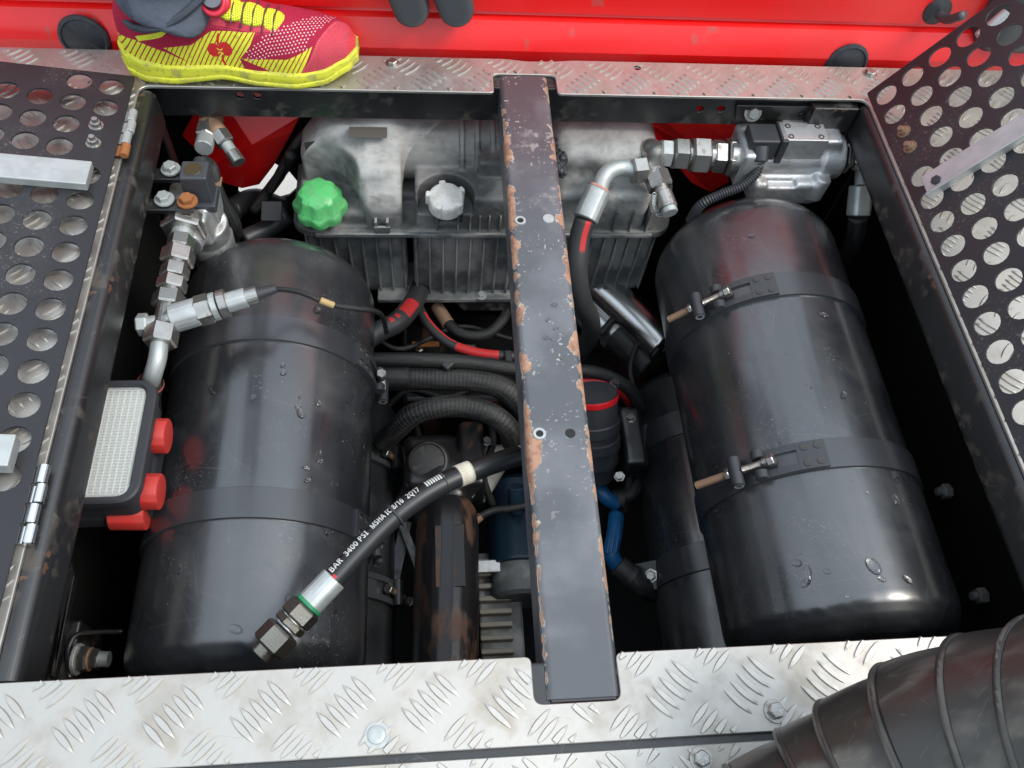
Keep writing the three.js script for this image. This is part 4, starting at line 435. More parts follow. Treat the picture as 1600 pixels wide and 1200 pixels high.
  const hg = sweep([A(914, 343, -0.112), A(906, 372, -0.13), A(902, 420, -0.16), A(908, 465, -0.2), A(922, 498, -0.26), A(920, 530, -0.34), A(900, 555, -0.4), A(870, 570, -0.42)], 0.0142, 80, 18); { const uv = hg.attributes.uv; for (let i = 0; i < uv.count; i++) uv.setX(i, uv.getX(i) / 0.45); } part(h, 'hose', hg, tmat(T.hoseR, 0, 0));
  const k = thing('hydraulic_hose', 'black hose with a plain steel ferrule running down beside the right rail', 'hose');
  part(k, 'ferrule', cyl(A(1346, 290, -0.11), A(1341, 337, -0.14), 0.0165, 0.0165, 24, 0.0015), M.galv); part(k, 'pipe', cyl(A(1347, 262, -0.1), A(1346, 292, -0.11), 0.0095), M.galv); part(k, 'hose', pipe([A(1341, 337, -0.14), A(1335, 375, -0.18), A(1318, 410, -0.25), A(1305, 440, -0.34)], 0.0135), M.rubber);
}
{ // printed hose lying over the left tank
  const h = thing('pressure_hose', 'printed black pressure hose with capped steel end lying across the left tank', 'hose');
  const cv = document.createElement('canvas'); cv.width = 2048; cv.height = 256; const x = cv.getContext('2d'); x.fillStyle = '#26282a'; x.fillRect(0, 0, 2048, 256); for (let i = 0; i < 5000; i++) { const q = 30 + rnd() * 22 | 0; x.fillStyle = `rgba(${q},${q + 1},${q + 2},.5)`; x.fillRect(rnd() * 2048, rnd() * 256, 2 + rnd() * 6, 1 + rnd() * 2); }
  const HL = 0.385, px = 2048 / HL; x.fillStyle = '#e6e6e2'; x.textBaseline = 'middle'; x.font = 'bold 38px sans-serif'; const Y = 256 * (1 - 0.575);
  x.fillStyle = '#0b0b0b'; x.fillRect(0, Y - 22, 2048, 44); x.fillStyle = '#c4c4c0';
  const put = (s, m, wd) => { const k = wd * px / x.measureText(s).width; x.save(); x.translate(m * px, Y); x.scale(k, 1); x.fillText(s, 0, 0); x.restore(); };
  put('BAR', 0.005, 0.0155); put('3400 PSI', 0.025, 0.03); put('MSHA IC-8/16', 0.06, 0.04); put('2Q17', 0.104, 0.0145); for (let i = 0; i < 8; i++) { x.fillRect((0.126 + i * 0.0026) * px, Y - 15, 9, 30); } x.font = 'bold 36px sans-serif'; put('PERFORMANCE 1 SC  3/8', 0.236, 0.062); x.fillStyle = '#b81414'; x.fillRect(0, Y + 20, 0.006 * px, 16);
  const tx = new THREE.CanvasTexture(cv); tx.colorSpace = THREE.SRGBColorSpace; tx.wrapS = tx.wrapT = THREE.RepeatWrapping; tx.repeat.set(1 / HL, 1);
  const e = A(430, 1000, -0.085), n1 = A(480, 950, -0.08), f1 = A(518, 908, -0.076), P = [f1, A(560, 862, -0.072), A(610, 812, -0.068), A(660, 774, -0.066), A(710, 747, -0.068), A(760, 728, -0.075), A(815, 711, -0.088), A(850, 704, -0.1), A(890, 705, -0.13)];
  part(h, 'hose', sweep(P, 0.011, 90, 24), new THREE.MeshPhysicalMaterial({ map: tx, roughness: 0.42 }));
  { const c = new THREE.CatmullRomCurve3(P, false, 'centripetal'); const q = []; for (let k = 0; k <= 8; k++) q.push(c.getPointAt(0.505 + 0.006 * k)); part(h, 'tape_band', sweep(q, 0.0117, 8, 22), T.tape = tmat(texs(128, 128, [0.03, 0.03], (u, v) => { const a = fbm(u, v, 6, 411, 4); return [mx([0.62, 0.58, 0.47], [0.42, 0.36, 0.27], st(0.5, 0.7, a)), 0.6, a]; }), 0, 0.0004)); }
  const ct = new THREE.CatmullRomCurve3(P, false, 'centripetal'); { const p = ct.getPointAt(0.27), d = ct.getTangentAt(0.27); part(h, 'cable_tie', place(new THREE.TorusGeometry(0.012, 0.0013, 8, 32).rotateX(Math.PI / 2), p, d), M.plug); const p2 = ct.getPointAt(0.455), d2 = ct.getTangentAt(0.455); part(h, 'cable_tie', place(new THREE.TorusGeometry(0.0114, 0.0006, 6, 28).rotateX(Math.PI / 2), p2, d2), M.plug); }
  const d0 = A(412, 1018, -0.088);
  chain(h, f1, d0, [['ferrule', 'cyl', -0.04, 0.36, 0.0132, M.galv], ['colour_ring', 'cyl', 0.32, 0.365, 0.0143, mat([0.02, 0.22, 0.09], 0.5)], ['nut', 'hex', 0.37, 0.56, 0.0168, M.dull], ['sleeve', 'cyl', 0.54, 0.68, 0.0128, M.galv], ['nut', 'hex', 0.57, 0.66, 0.016, M.dull], ['cap_nut', 'hex', 0.7, 0.95, 0.018, M.dull], ['plug', 'cyl', 0.93, 1.06, 0.0112, M.dull]]);
}
{ // hoses of the middle
  const hose = (n, l, pts, r, m = M.rubber) => { const t = thing(n, l, 'hose'); part(t, 'hose', sweep(pts, r, 90, 16), m); return t; };
  const redTex = (marks) => texs(512, 128, null, (u, v) => { let r = 0; for (const [a, b, c, d] of marks) if (u > a && u < b && Math.abs(v - c) < d) r = 1; const a = fbm(u, v, 12, 421, 3); return [mx([0.03 + 0.014 * a, 0.031 + 0.014 * a, 0.032 + 0.014 * a], [0.55, 0.03, 0.03], r), 0.5]; });
  const lbl = (t, L, marks, i = 0) => { const m = t.children[i], uv = m.geometry.attributes.uv; for (let k = 0; k < uv.count; k++) uv.setX(k, uv.getX(k) / L); m.material = tmat(redTex(marks), 0, 0); };
  const h1 = hose('coolant_hose', 'thick grey hose with a red printed label between left tank and expansion tank', [A(560, 540, -0.3), A(592, 518, -0.3), A(618, 505, -0.3), A(640, 482, -0.31), A(655, 455, -0.33), A(668, 420, -0.36)], 0.0155); lbl(h1, 0.2, [[0.4, 0.56, 0.46, 0.12], [0.28, 0.31, 0.5, 0.05], [0.33, 0.36, 0.5, 0.05]]);
  const h2 = hose('coolant_hose', 'thin black hose with red lettering and a red sleeve meeting the beam', [A(650, 470, -0.36), A(668, 505, -0.36), A(700, 535, -0.36), A(740, 550, -0.355), A(790, 556, -0.35), A(840, 556, -0.36)], 0.0078); lbl(h2, 0.25, [[0.45, 0.72, 0.56, 0.3], [0.12, 0.44, 0.6, 0.05]]); part(h2, 'clip', rbox(0.01, 0.014, 0.022, 0.002, 0, 0, 0).translate(...A(794, 560, -0.345).toArray()), M.plug);
  const h3 = hose('coolant_hose', 'black hose looping below the expansion tank flange, ends in a brown sleeve', [A(685, 480, -0.37), A(700, 505, -0.37), A(725, 522, -0.37), A(760, 522, -0.37), A(785, 500, -0.37), A(796, 470, -0.38)], 0.0085); part(h3, 'sleeve', cyl(A(682, 478, -0.37), A(700, 506, -0.37), 0.0105), M.rod);
  hose('coolant_hose', 'plain straight black hose above the two wrapped hoses', [A(560, 562, -0.31), A(640, 562, -0.31), A(730, 566, -0.315), A(810, 576, -0.32), A(880, 578, -0.33), A(940, 585, -0.34), A(985, 610, -0.36), A(1000, 640, -0.4)], 0.0105);
  const wrap = (t, L) => 0.0178 + 0.0006 * (((t * L / 0.0058) % 1) - 0.5);
  const w1 = thing('wrapped_hose', 'straight spiral-wrapped black hose running from the left tank towards the beam', 'hose'); part(w1, 'hose', sweep([A(640, 590, -0.335), A(690, 592, -0.335), A(740, 594, -0.335), A(785, 606, -0.34), A(812, 630, -0.36), A(830, 660, -0.4)], wrap, 460, 18), M.rubber); part(w1, 'sleeve', cyl(A(598, 590, -0.335), A(640, 590, -0.335), 0.0195), M.rubber);
  const w2 = thing('wrapped_hose', 'arched spiral-wrapped black hose bending down over the shaft joint', 'hose'); part(w2, 'hose', sweep([A(600, 690, -0.42), A(620, 670, -0.38), A(645, 648, -0.35), A(685, 636, -0.335), A(730, 636, -0.335), A(770, 648, -0.34), A(795, 670, -0.36), A(800, 690, -0.4)], (t, L) => wrap(t, L) * 0.92, 460, 18), M.rubber);
}
{ // drive shaft
  const a = A(700, 800, -0.45), b = A(694, 1060, -0.45), d = b.clone().sub(a).normalize(), L = a.distanceTo(b), r = 0.046; const uv = (g) => { g.userData.keep = true; return g; };
  const s = thing('drive_shaft', 'rusty black drive shaft tube with round joint cup, deep in the middle of the bay', 'drive shaft');
  part(s, 'tube', revolve([[-0.02, 0.03], [0, 0.043], [0.03, 0.046], [0.034, r], [L, r], [L + 0.05, r]], a, d, 48), M.rust);
  part(s, 'raised_panel', place(rbox(0.042, 0.004, 0.09, 0.0015), A(703, 868, -0.407), V(0, 1, 0), V(0, 0, 1)), M.rust);
  const j = A(672, 716, -0.42); part(s, 'joint_cup', revolve([[0, 0.033], [0.025, 0.032], [0.03, 0.029], [0.031, 0.026], [0.028, 0.025], [0.0285, 0]], j.clone().add(V(0, -0.02, 0)), V(-0.1, 1, 0.3), 36), mat([0.022, 0.021, 0.02], 0.5));
  part(s, 'yoke', nets((x, y, z) => { let q = sBox(x, y, z, [j.x, j.y - 0.03, j.z], [0.04, 0.03, 0.045], 0.014); q = smin(q, sBox(x, y, z, [A(735, 700, -0.44).x, -0.455, j.z - 0.005], [0.02, 0.045, 0.055], 0.01), 0.012); return smin(q, sCap(x, y, z, [a.x, a.y, a.z - 0.06], [a.x, a.y, a.z], 0.034), 0.02); }, [0.26, -0.54, 0.2], [0.46, -0.38, 0.42], 0.004), M.rust);
}
{ // engine pieces
  const fm = mat([0.27, 0.245, 0.2], 0.65, 0.2), m = thing('gearbox', 'finned pale metal gearbox casting below and right of the drive shaft', 'gearbox');
  const g0 = A(745, 880, -0.56), g1 = A(792, 1040, -0.56); part(m, 'case', boxAt([g0.x, -0.66, g0.z - 0.02], [g1.x + 0.03, -0.566, g1.z], 0.006), M.rib); for (let k = 0; k < 9; k++) { const z = g0.z + (g1.z - g0.z) * k / 8; part(m, 'fin', boxAt([g0.x, -0.6, z - 0.004], [g1.x + 0.012, -0.55, z + 0.004], 0.002), fm); }
  part(m, 'bracket', place(rbox(0.07, 0.006, 0.02, 0.002), A(765, 885, -0.53), V(0, 1, 0), V(0, 0, 1)), M.cast); part(m, 'cast_arm', nets((x, y, z) => { const p = A(770, 720, -0.5).toArray(), q = A(752, 775, -0.5).toArray(); return smin(sCap(x, y, z, p, q, 0.026, 0.012), sCap(x, y, z, p, [p[0] + 0.06, p[1], p[2] - 0.03], 0.016), 0.01); }, [0.3, -0.56, 0.2], [0.56, -0.44, 0.44], 0.005), M.paleMottle);
  const f = thing('oil_filter', 'blue cylindrical filter between the drive shaft and the beam', 'filter'); const fb = mat([0.01, 0.027, 0.045], 0.4); { const q0 = A(806, 765, -0.56), q1 = A(812, 890, -0.56), qd = q1.clone().sub(q0), ql = qd.length(); part(f, 'can', revolve([[-0.01, 0], [-0.01, 0.04], [0, 0.05], [ql - 0.012, 0.05], [ql - 0.008, 0.052], [ql - 0.002, 0.052], [ql, 0.046], [ql, 0]], q0, qd, 40), fb); part(f, 'base', revolve([[0, 0], [0.0, 0.047], [0.045, 0.047], [0.05, 0.04], [0.05, 0]], q1, qd, 40), M.rib); }
  part(f, 'outlet', cyl(A(806, 760, -0.47), A(808, 800, -0.5), 0.014), fb);
  const ph = thing('fuel_line', 'thin black printed line with brass end passing over the blue filter', 'hose'); part(ph, 'hose', sweep([A(748, 808, -0.47), A(770, 798, -0.465), A(800, 794, -0.46), A(840, 786, -0.46)], 0.0055, 30, 10), M.rubber); part(ph, 'end_fitting', cyl(A(738, 818, -0.475), A(752, 806, -0.47), 0.0065), M.rod);
  const bf = thing('fuel_filter', 'black ringed filter cylinder with a red top band, right of the beam', 'filter'); const ba = A(927, 612, -0.3), bb = A(932, 745, -0.42), bd = bb.clone().sub(ba); const BL = bd.length(); part(bf, 'can', revolve([[0, 0], [0, 0.034], [BL * 0.3, 0.035], [BL * 0.31, 0.037], [BL * 0.42, 0.037], [BL * 0.43, 0.034], [BL * 0.5, 0.034], [BL * 0.51, 0.037], [BL * 0.62, 0.037], [BL * 0.63, 0.034], [BL * 0.8, 0.034], [BL * 0.82, 0.03], [BL, 0.026], [BL, 0]], ba, bd, 36, 0.4), M.plug); part(bf, 'red_band', revolve([[0, 0.0352], [0.002, 0.0362], [0.008, 0.0362], [0.01, 0.0352]], ba.clone().addScaledVector(bd.clone().normalize(), 0.002), bd, 36), mat([0.5, 0.01, 0.015], 0.4));
  const rh = thing('red_band_hose', 'short dark hose with a red band curving past the black filter', 'hose'); part(rh, 'hose', sweep([A(900, 596, -0.35), A(945, 600, -0.35), A(975, 615, -0.37), A(990, 640, -0.42)], 0.009, 30, 12), mat([0.42, 0.012, 0.015], 0.5));
  const cp = thing('charge_pipes', 'two polished steel air pipes with a hose clamp, left of the right upper tank', 'pipes');
  part(cp, 'pipe', pipe([A(930, 440, -0.36), A(985, 490, -0.36), A(1040, 545, -0.36)], 0.03, 20, 28), mat(0.55, 0.25, 1)); part(cp, 'pipe', pipe([A(900, 470, -0.4), A(945, 505, -0.4), A(970, 530, -0.4)], 0.026, 20, 28), mat(0.5, 0.28, 1)); part(cp, 'rubber_sleeve', pipe([A(962, 522, -0.4), A(990, 545, -0.4), A(1020, 575, -0.4)], 0.029, 20, 28), M.rubber);
  { const p = A(958, 517, -0.4), d = A(1000, 555, -0.4).sub(p).normalize(); part(cp, 'hose_clamp', revolve([[0, 0.029], [0, 0.0305], [0.012, 0.0305], [0.012, 0.029]], p, d, 40, 0.4), M.zinc); part(cp, 'clamp_screw', cyl(A(955, 495, -0.368), A(968, 480, -0.366), 0.006), M.zinc); part(cp, 'clamp_strap', sweep([A(938, 522, -0.375), A(962, 494, -0.365), A(990, 462, -0.362)], 0.006, 12, 8), M.rubber); }
  const bl = thing('blue_hose', 'ribbed bright blue hose with black elbows beside the right lower tank', 'hose'); const bm = mat([0.004, 0.08, 0.21], 0.45);
  part(bl, 'hose', sweep([A(930, 750, -0.44), A(945, 775, -0.44), A(965, 790, -0.45)], 0.0115, 20, 14), bm); part(bl, 'hose', sweep([A(963, 805, -0.45), A(960, 835, -0.44), A(955, 865, -0.44), A(966, 885, -0.45), A(985, 905, -0.46)], (s, L) => 0.0118, 40, 14), bm); for (const o of [-0.006, 0, 0.006]) part(bl, 'rib', sweep([A(963, 808, -0.439).add(V(o, 0, 0)), A(960, 835, -0.429).add(V(o, 0, 0)), A(955, 865, -0.429).add(V(o, 0, 0))], 0.0022, 16, 6), bm);
  part(bl, 'elbow', pipe([A(955, 778, -0.45), A(980, 775, -0.45), A(992, 758, -0.45), A(993, 725, -0.47)], 0.0125, 24), M.rubber); part(bl, 'clamp', revolve([[0, 0.014], [0, 0.0155], [0.01, 0.0155], [0.01, 0.014]], A(962, 782, -0.45), V(1, 0, -0.1), 24, 0.4), M.rubber); part(bl, 'elbow', pipe([A(966, 884, -0.45), A(985, 900, -0.45), A(1000, 915, -0.455), A(1020, 925, -0.48)], 0.0165, 24), M.rubber); part(bl, 'clamp', revolve([[0, 0.0165], [0, 0.0185], [0.008, 0.0185], [0.008, 0.0165]], A(984, 899, -0.45), V(1, 0, 0.8), 24, 0.4), M.rubber);
  const eb = thing('engine_block', 'dark grimy engine castings and brackets in the shadows under the hoses', 'engine');
  part(eb, 'block', boxAt([0.3, -0.7, 0.0], [0.72, -0.47, 0.18], 0.01), M.rust); part(eb, 'bracket', boxAt([A(640, 540, -0.46).x, -0.47, A(640, 540, -0.46).z], [A(690, 540, -0.46).x, -0.455, A(690, 560, -0.46).z], 0.003), M.black); part(eb, 'orange_tab', place(rbox(0.045, 0.004, 0.01, 0.001), A(665, 538, -0.43), V(0, 1, 0), V(0, 0, 1)), M.rust1);
  part(eb, 'bracket', [rbox(0.14, 0.03, 0.012, 0.003).translate(...A(900, 535, -0.42).toArray())], M.rust); part(eb, 'bracket', place(rbox(0.012, 0.14, 0.01, 0.002), A(640, 850, -0.5), V(0.35, 0, 1), V(0, 1, 0)), M.paleMottle); part(eb, 'bracket', place(rbox(0.02, 0.1, 0.01, 0.002), A(625, 862, -0.52), V(-0.2, 0, 1), V(0, 1, 0)), M.black); part(eb, 'cover', nets((x, y, z) => { const p = A(985, 690, -0.4).toArray(); return sBox(x, y, z, p, [0.018, 0.025, 0.05], 0.008); }, [0.5, -0.46, 0.2], [0.75, -0.34, 0.45], 0.005), M.black);
  part(eb, 'cable', sweep([A(600, 690, -0.48), A(640, 720, -0.48), A(640, 760, -0.48), A(620, 800, -0.5)], 0.012, 20, 10), M.rubber); part(eb, 'cable', sweep([A(420, 300, -0.22), A(470, 215, -0.14), A(505, 185, -0.12), A(530, 175, -0.13)], 0.006, 20, 8), M.rubber); part(eb, 'cable', sweep([A(395, 330, -0.25), A(440, 270, -0.2), A(455, 240, -0.15)], 0.008, 20, 8), M.rubber);
  for (const [pts, r] of [[[A(600, 640, -0.5), A(640, 610, -0.47), A(700, 620, -0.46), A(760, 600, -0.47), A(830, 610, -0.5)], 0.005], [[A(640, 640, -0.5), A(655, 690, -0.47), A(640, 760, -0.47), A(655, 820, -0.5)], 0.0045], [[A(760, 640, -0.46), A(770, 690, -0.45), A(755, 740, -0.46), A(770, 790, -0.5)], 0.006], [[A(560, 500, -0.4), A(620, 545, -0.4), A(720, 510, -0.41), A(800, 530, -0.42)], 0.004], [[A(950, 610, -0.42), A(975, 660, -0.4), A(985, 720, -0.42), A(975, 800, -0.47)], 0.006], [[A(1000, 520, -0.36), A(985, 580, -0.38), A(1005, 640, -0.4)], 0.004], [[A(880, 480, -0.4), A(930, 520, -0.4), A(1000, 500, -0.4)], 0.005]]) part(eb, 'cable', sweep(pts, r, 30, 8), M.rubber);
  for (const [u, v, y] of [[660, 600, -0.44], [735, 545, -0.33], [700, 570, -0.28], [765, 566, -0.29], [980, 700, -0.4], [955, 640, -0.36]]) part(eb, 'cable_clip', rbox(0.012, 0.008, 0.016, 0.002).rotateY(rnd() * 3).translate(...A(u, v, y - 0.03).toArray()), M.plug);
  for (const [u, v, y] of [[640, 560, -0.45], [655, 545, -0.44], [960, 600, -0.33], [985, 655, -0.34], [968, 745, -0.38], [760, 690, -0.43], [735, 770, -0.44], [590, 860, -0.6], [640, 940, -0.6]]) part(eb, 'bolt', revolve([[0, 0.0085], [0.001, 0.0083], [0.0012, 0.006], [0.006, 0.006], [0.0065, 0]], A(u, v, y), V(rr(-0.3, 0.3), 1, rr(-0.3, 0.3)), 6, 0.3), M.zinc);
  part(eb, 'arm', sweep([A(360, 330, -0.28), A(400, 312, -0.3), A(450, 330, -0.3)], 0.018, 16, 10), M.plug); part(eb, 'arm', sweep([A(380, 375, -0.24), A(430, 350, -0.24), A(450, 335, -0.23)], 0.014, 16, 10), M.plug); part(eb, 'tab_plate', place(rbox(0.028, 0.003, 0.03, 0.001), A(424, 330, -0.2), V(0, 1, 0.3), V(0, 0, 1)), M.plug);
}
// ---------- work lamp and red caps ----------
{
  const t = thing('work_lamp', 'work lamp with ribbed clear lens and black frame, half under the left rail', 'lamp');
  const y = -0.098, TR = A(236, 624, y), BR = A(200, 822, y), BL = A(118, 812, y), ex = TR.clone().sub(A(160, 596, y)).normalize(), ez = BR.clone().sub(TR).normalize(), Wd = 0.125, H = TR.distanceTo(BR), cx = TR.clone().addScaledVector(ez, H / 2).addScaledVector(ex, -Wd / 2);
  const nrm = new THREE.Vector3().crossVectors(ez, ex).normalize(), exx = new THREE.Vector3().crossVectors(nrm, ez).normalize(), m = new THREE.Matrix4().makeBasis(exx, nrm, ez).setPosition(cx);
  const fr = roundPoly([[-Wd / 2, -H / 2], [Wd / 2, -H / 2], [Wd / 2, H / 2], [-Wd / 2, H / 2]], 0.024), ow = Wd / 2 - 0.011, oh = H / 2 - 0.0075; fr.holes.push(roundPoly([[-ow, -oh], [-ow, oh], [ow, oh], [ow, -oh]], 0.014, new THREE.Path()));
  { const sk = roundPoly([[-ow - 0.004, -oh - 0.002], [ow + 0.003, -oh - 0.002], [ow + 0.003, oh + 0.002], [-ow - 0.004, oh + 0.002]], 0.016); sk.holes.push(roundPoly([[-ow, -oh], [-ow, oh], [ow, oh], [ow, -oh]], 0.013, new THREE.Path())); part(t, 'inner_shell', extr(sk, 0.032, 0, 8).rotateX(-Math.PI / 2).translate(0, -0.045, 0).applyMatrix4(m), M.plug); }
  part(t, 'bezel', extr(fr, 0.014, 0.002, 10).rotateX(-Math.PI / 2).translate(0, -0.012, 0).applyMatrix4(m), M.plug);
  part(t, 'housing', rbox(2 * ow + 0.004, 0.05, 2 * oh, 0.018, 0, -0.07, 0, 4).applyMatrix4(m), M.plug);
  const lens = part(t, 'lens', [extr(roundPoly([[-ow, -oh], [ow, -oh], [ow, oh], [-ow, oh]], 0.013), 0.004, 0.0012, 10).rotateX(-Math.PI / 2).translate(0, -0.0055, 0).applyMatrix4(m)], mat([0.97, 0.98, 0.97], 0.1, 0, { transmission: 0.8, thickness: 0, ior: 1.45 }));
  for (let k = 0; k < 36; k++) { const z = -oh + 0.004 + k * (2 * oh - 0.008) / 35; part(lens, 'lens_rib', cyl(V(-ow + 0.004, -0.0026, z), V(ow - 0.004, -0.0026, z), 0.0008, 0.0008, 6).applyMatrix4(m), lens.material); }
  for (let k = 0; k < 16; k++) { const x = -ow + 0.004 + k * (2 * ow - 0.008) / 15; part(lens, 'lens_rib', cyl(V(x, -0.0027, -oh + 0.004), V(x, -0.0027, oh - 0.004), 0.0012, 0.0012, 6).applyMatrix4(m), lens.material); }
  { const g = new THREE.PlaneGeometry(2 * ow, 2 * oh, 24, 24).rotateX(-Math.PI / 2), q = g.attributes.position; for (let i = 0; i < q.count; i++) { const a = q.getX(i) / ow, b = q.getZ(i) / oh; q.setY(i, -0.03 + 0.021 * Math.min(1, a * a * 0.7 + b * b * 0.6)); } g.computeVertexNormals(); part(t, 'reflector', g.applyMatrix4(m), mat([0.93, 0.94, 0.94], 0.28, 0.85)); }
  for (const z of [-H / 2 + 0.0042, H / 2 - 0.0042]) part(t, 'screw', revolve([[0, 0.0034], [0.001, 0.0032], [0.0016, 0.0026], [0.001, 0.0014], [0.0008, 0]], V(0.006, 0.002, z).applyMatrix4(m), nrm, 14), M.zinc);
  const rm = tmat(texs(128, 128, [0.05, 0.05], (u, v) => { const a = fbm(u, v, 5, 501, 4); return [mx([0.55, 0.025, 0.02], [0.45, 0.05, 0.04], a), 0.42 + 0.15 * a, a]; }), 0, 0.0001);
  for (const [u, v, yy, l] of [[242, 681, -0.135, 'red plastic cylinder cap beside the upper half of the lamp, nearer the top'], [222, 722, -0.178, 'dim red plastic cylinder cap low between the two brighter ones'], [230, 768, -0.14, 'bright red plastic cylinder cap beside the lower corner of the lamp'], [210, 800, -0.165, 'red plastic cylinder cap tucked beneath the lower lamp corner']]) {
    const q = thing('red_cylinder', l, 'cylinder', 'red cylinders behind the lamp'), p = A(u, v, yy), e = V(0.995, -0.06, 0.02).normalize(); part(q, 'shell', revolve([[yy > -0.15 ? -0.0035 : -0.022, 0], [yy > -0.15 ? -0.0035 : -0.022, 0.0196], [0.0122, 0.0196], [0.0136, 0.0192], [0.0144, 0.0182], [0.0146, 0.017], [0.0146, 0]], p, e, 40, 0.5), rm);
  }
}
{ // bracket in the near left corner
  const t = thing('tank_bracket', 'dark curved bracket plate with a dirty through bolt in the near left corner', 'bracket');
  const y = -0.26, pts = [[85, 1060], [118, 900], [100, 868], [112, 868], [122, 905], [92, 1062]].map(([u, v]) => A(u, v, y)), s = new THREE.Shape(pts.map((p) => new THREE.Vector2(p.x, -p.z)));
  part(t, 'plate', extr(s, 0.012, 0.001).rotateX(-Math.PI / 2).translate(0, y, 0), M.black); const b0 = A(118, 1030, y), b1 = A(172, 1030, y); part(t, 'web', boxAt([b0.x - 0.03, y - 0.08, b0.z - 0.045], [b0.x - 0.004, y - 0.004, b0.z + 0.06], 0.004), M.black); part(t, 'lip', pipe([A(108, 1060, y), A(108, 1010, y), A(120, 992, y), A(150, 988, y), A(192, 987, y)], 0.003, 24, 8), M.black);
  chain(t, b0, b1, [['washer', 'cyl', 0, 0.12, 0.017, M.galv], ['nut', 'hex', 0.12, 0.4, 0.0145, M.zinc], ['washer', 'cyl', 0.4, 0.46, 0.013, M.rod], ['nut', 'hex', 0.46, 0.7, 0.0115, M.zinc], ['bolt', 'cyl', 0.65, 0.98, 0.0085, M.galv]]);
}
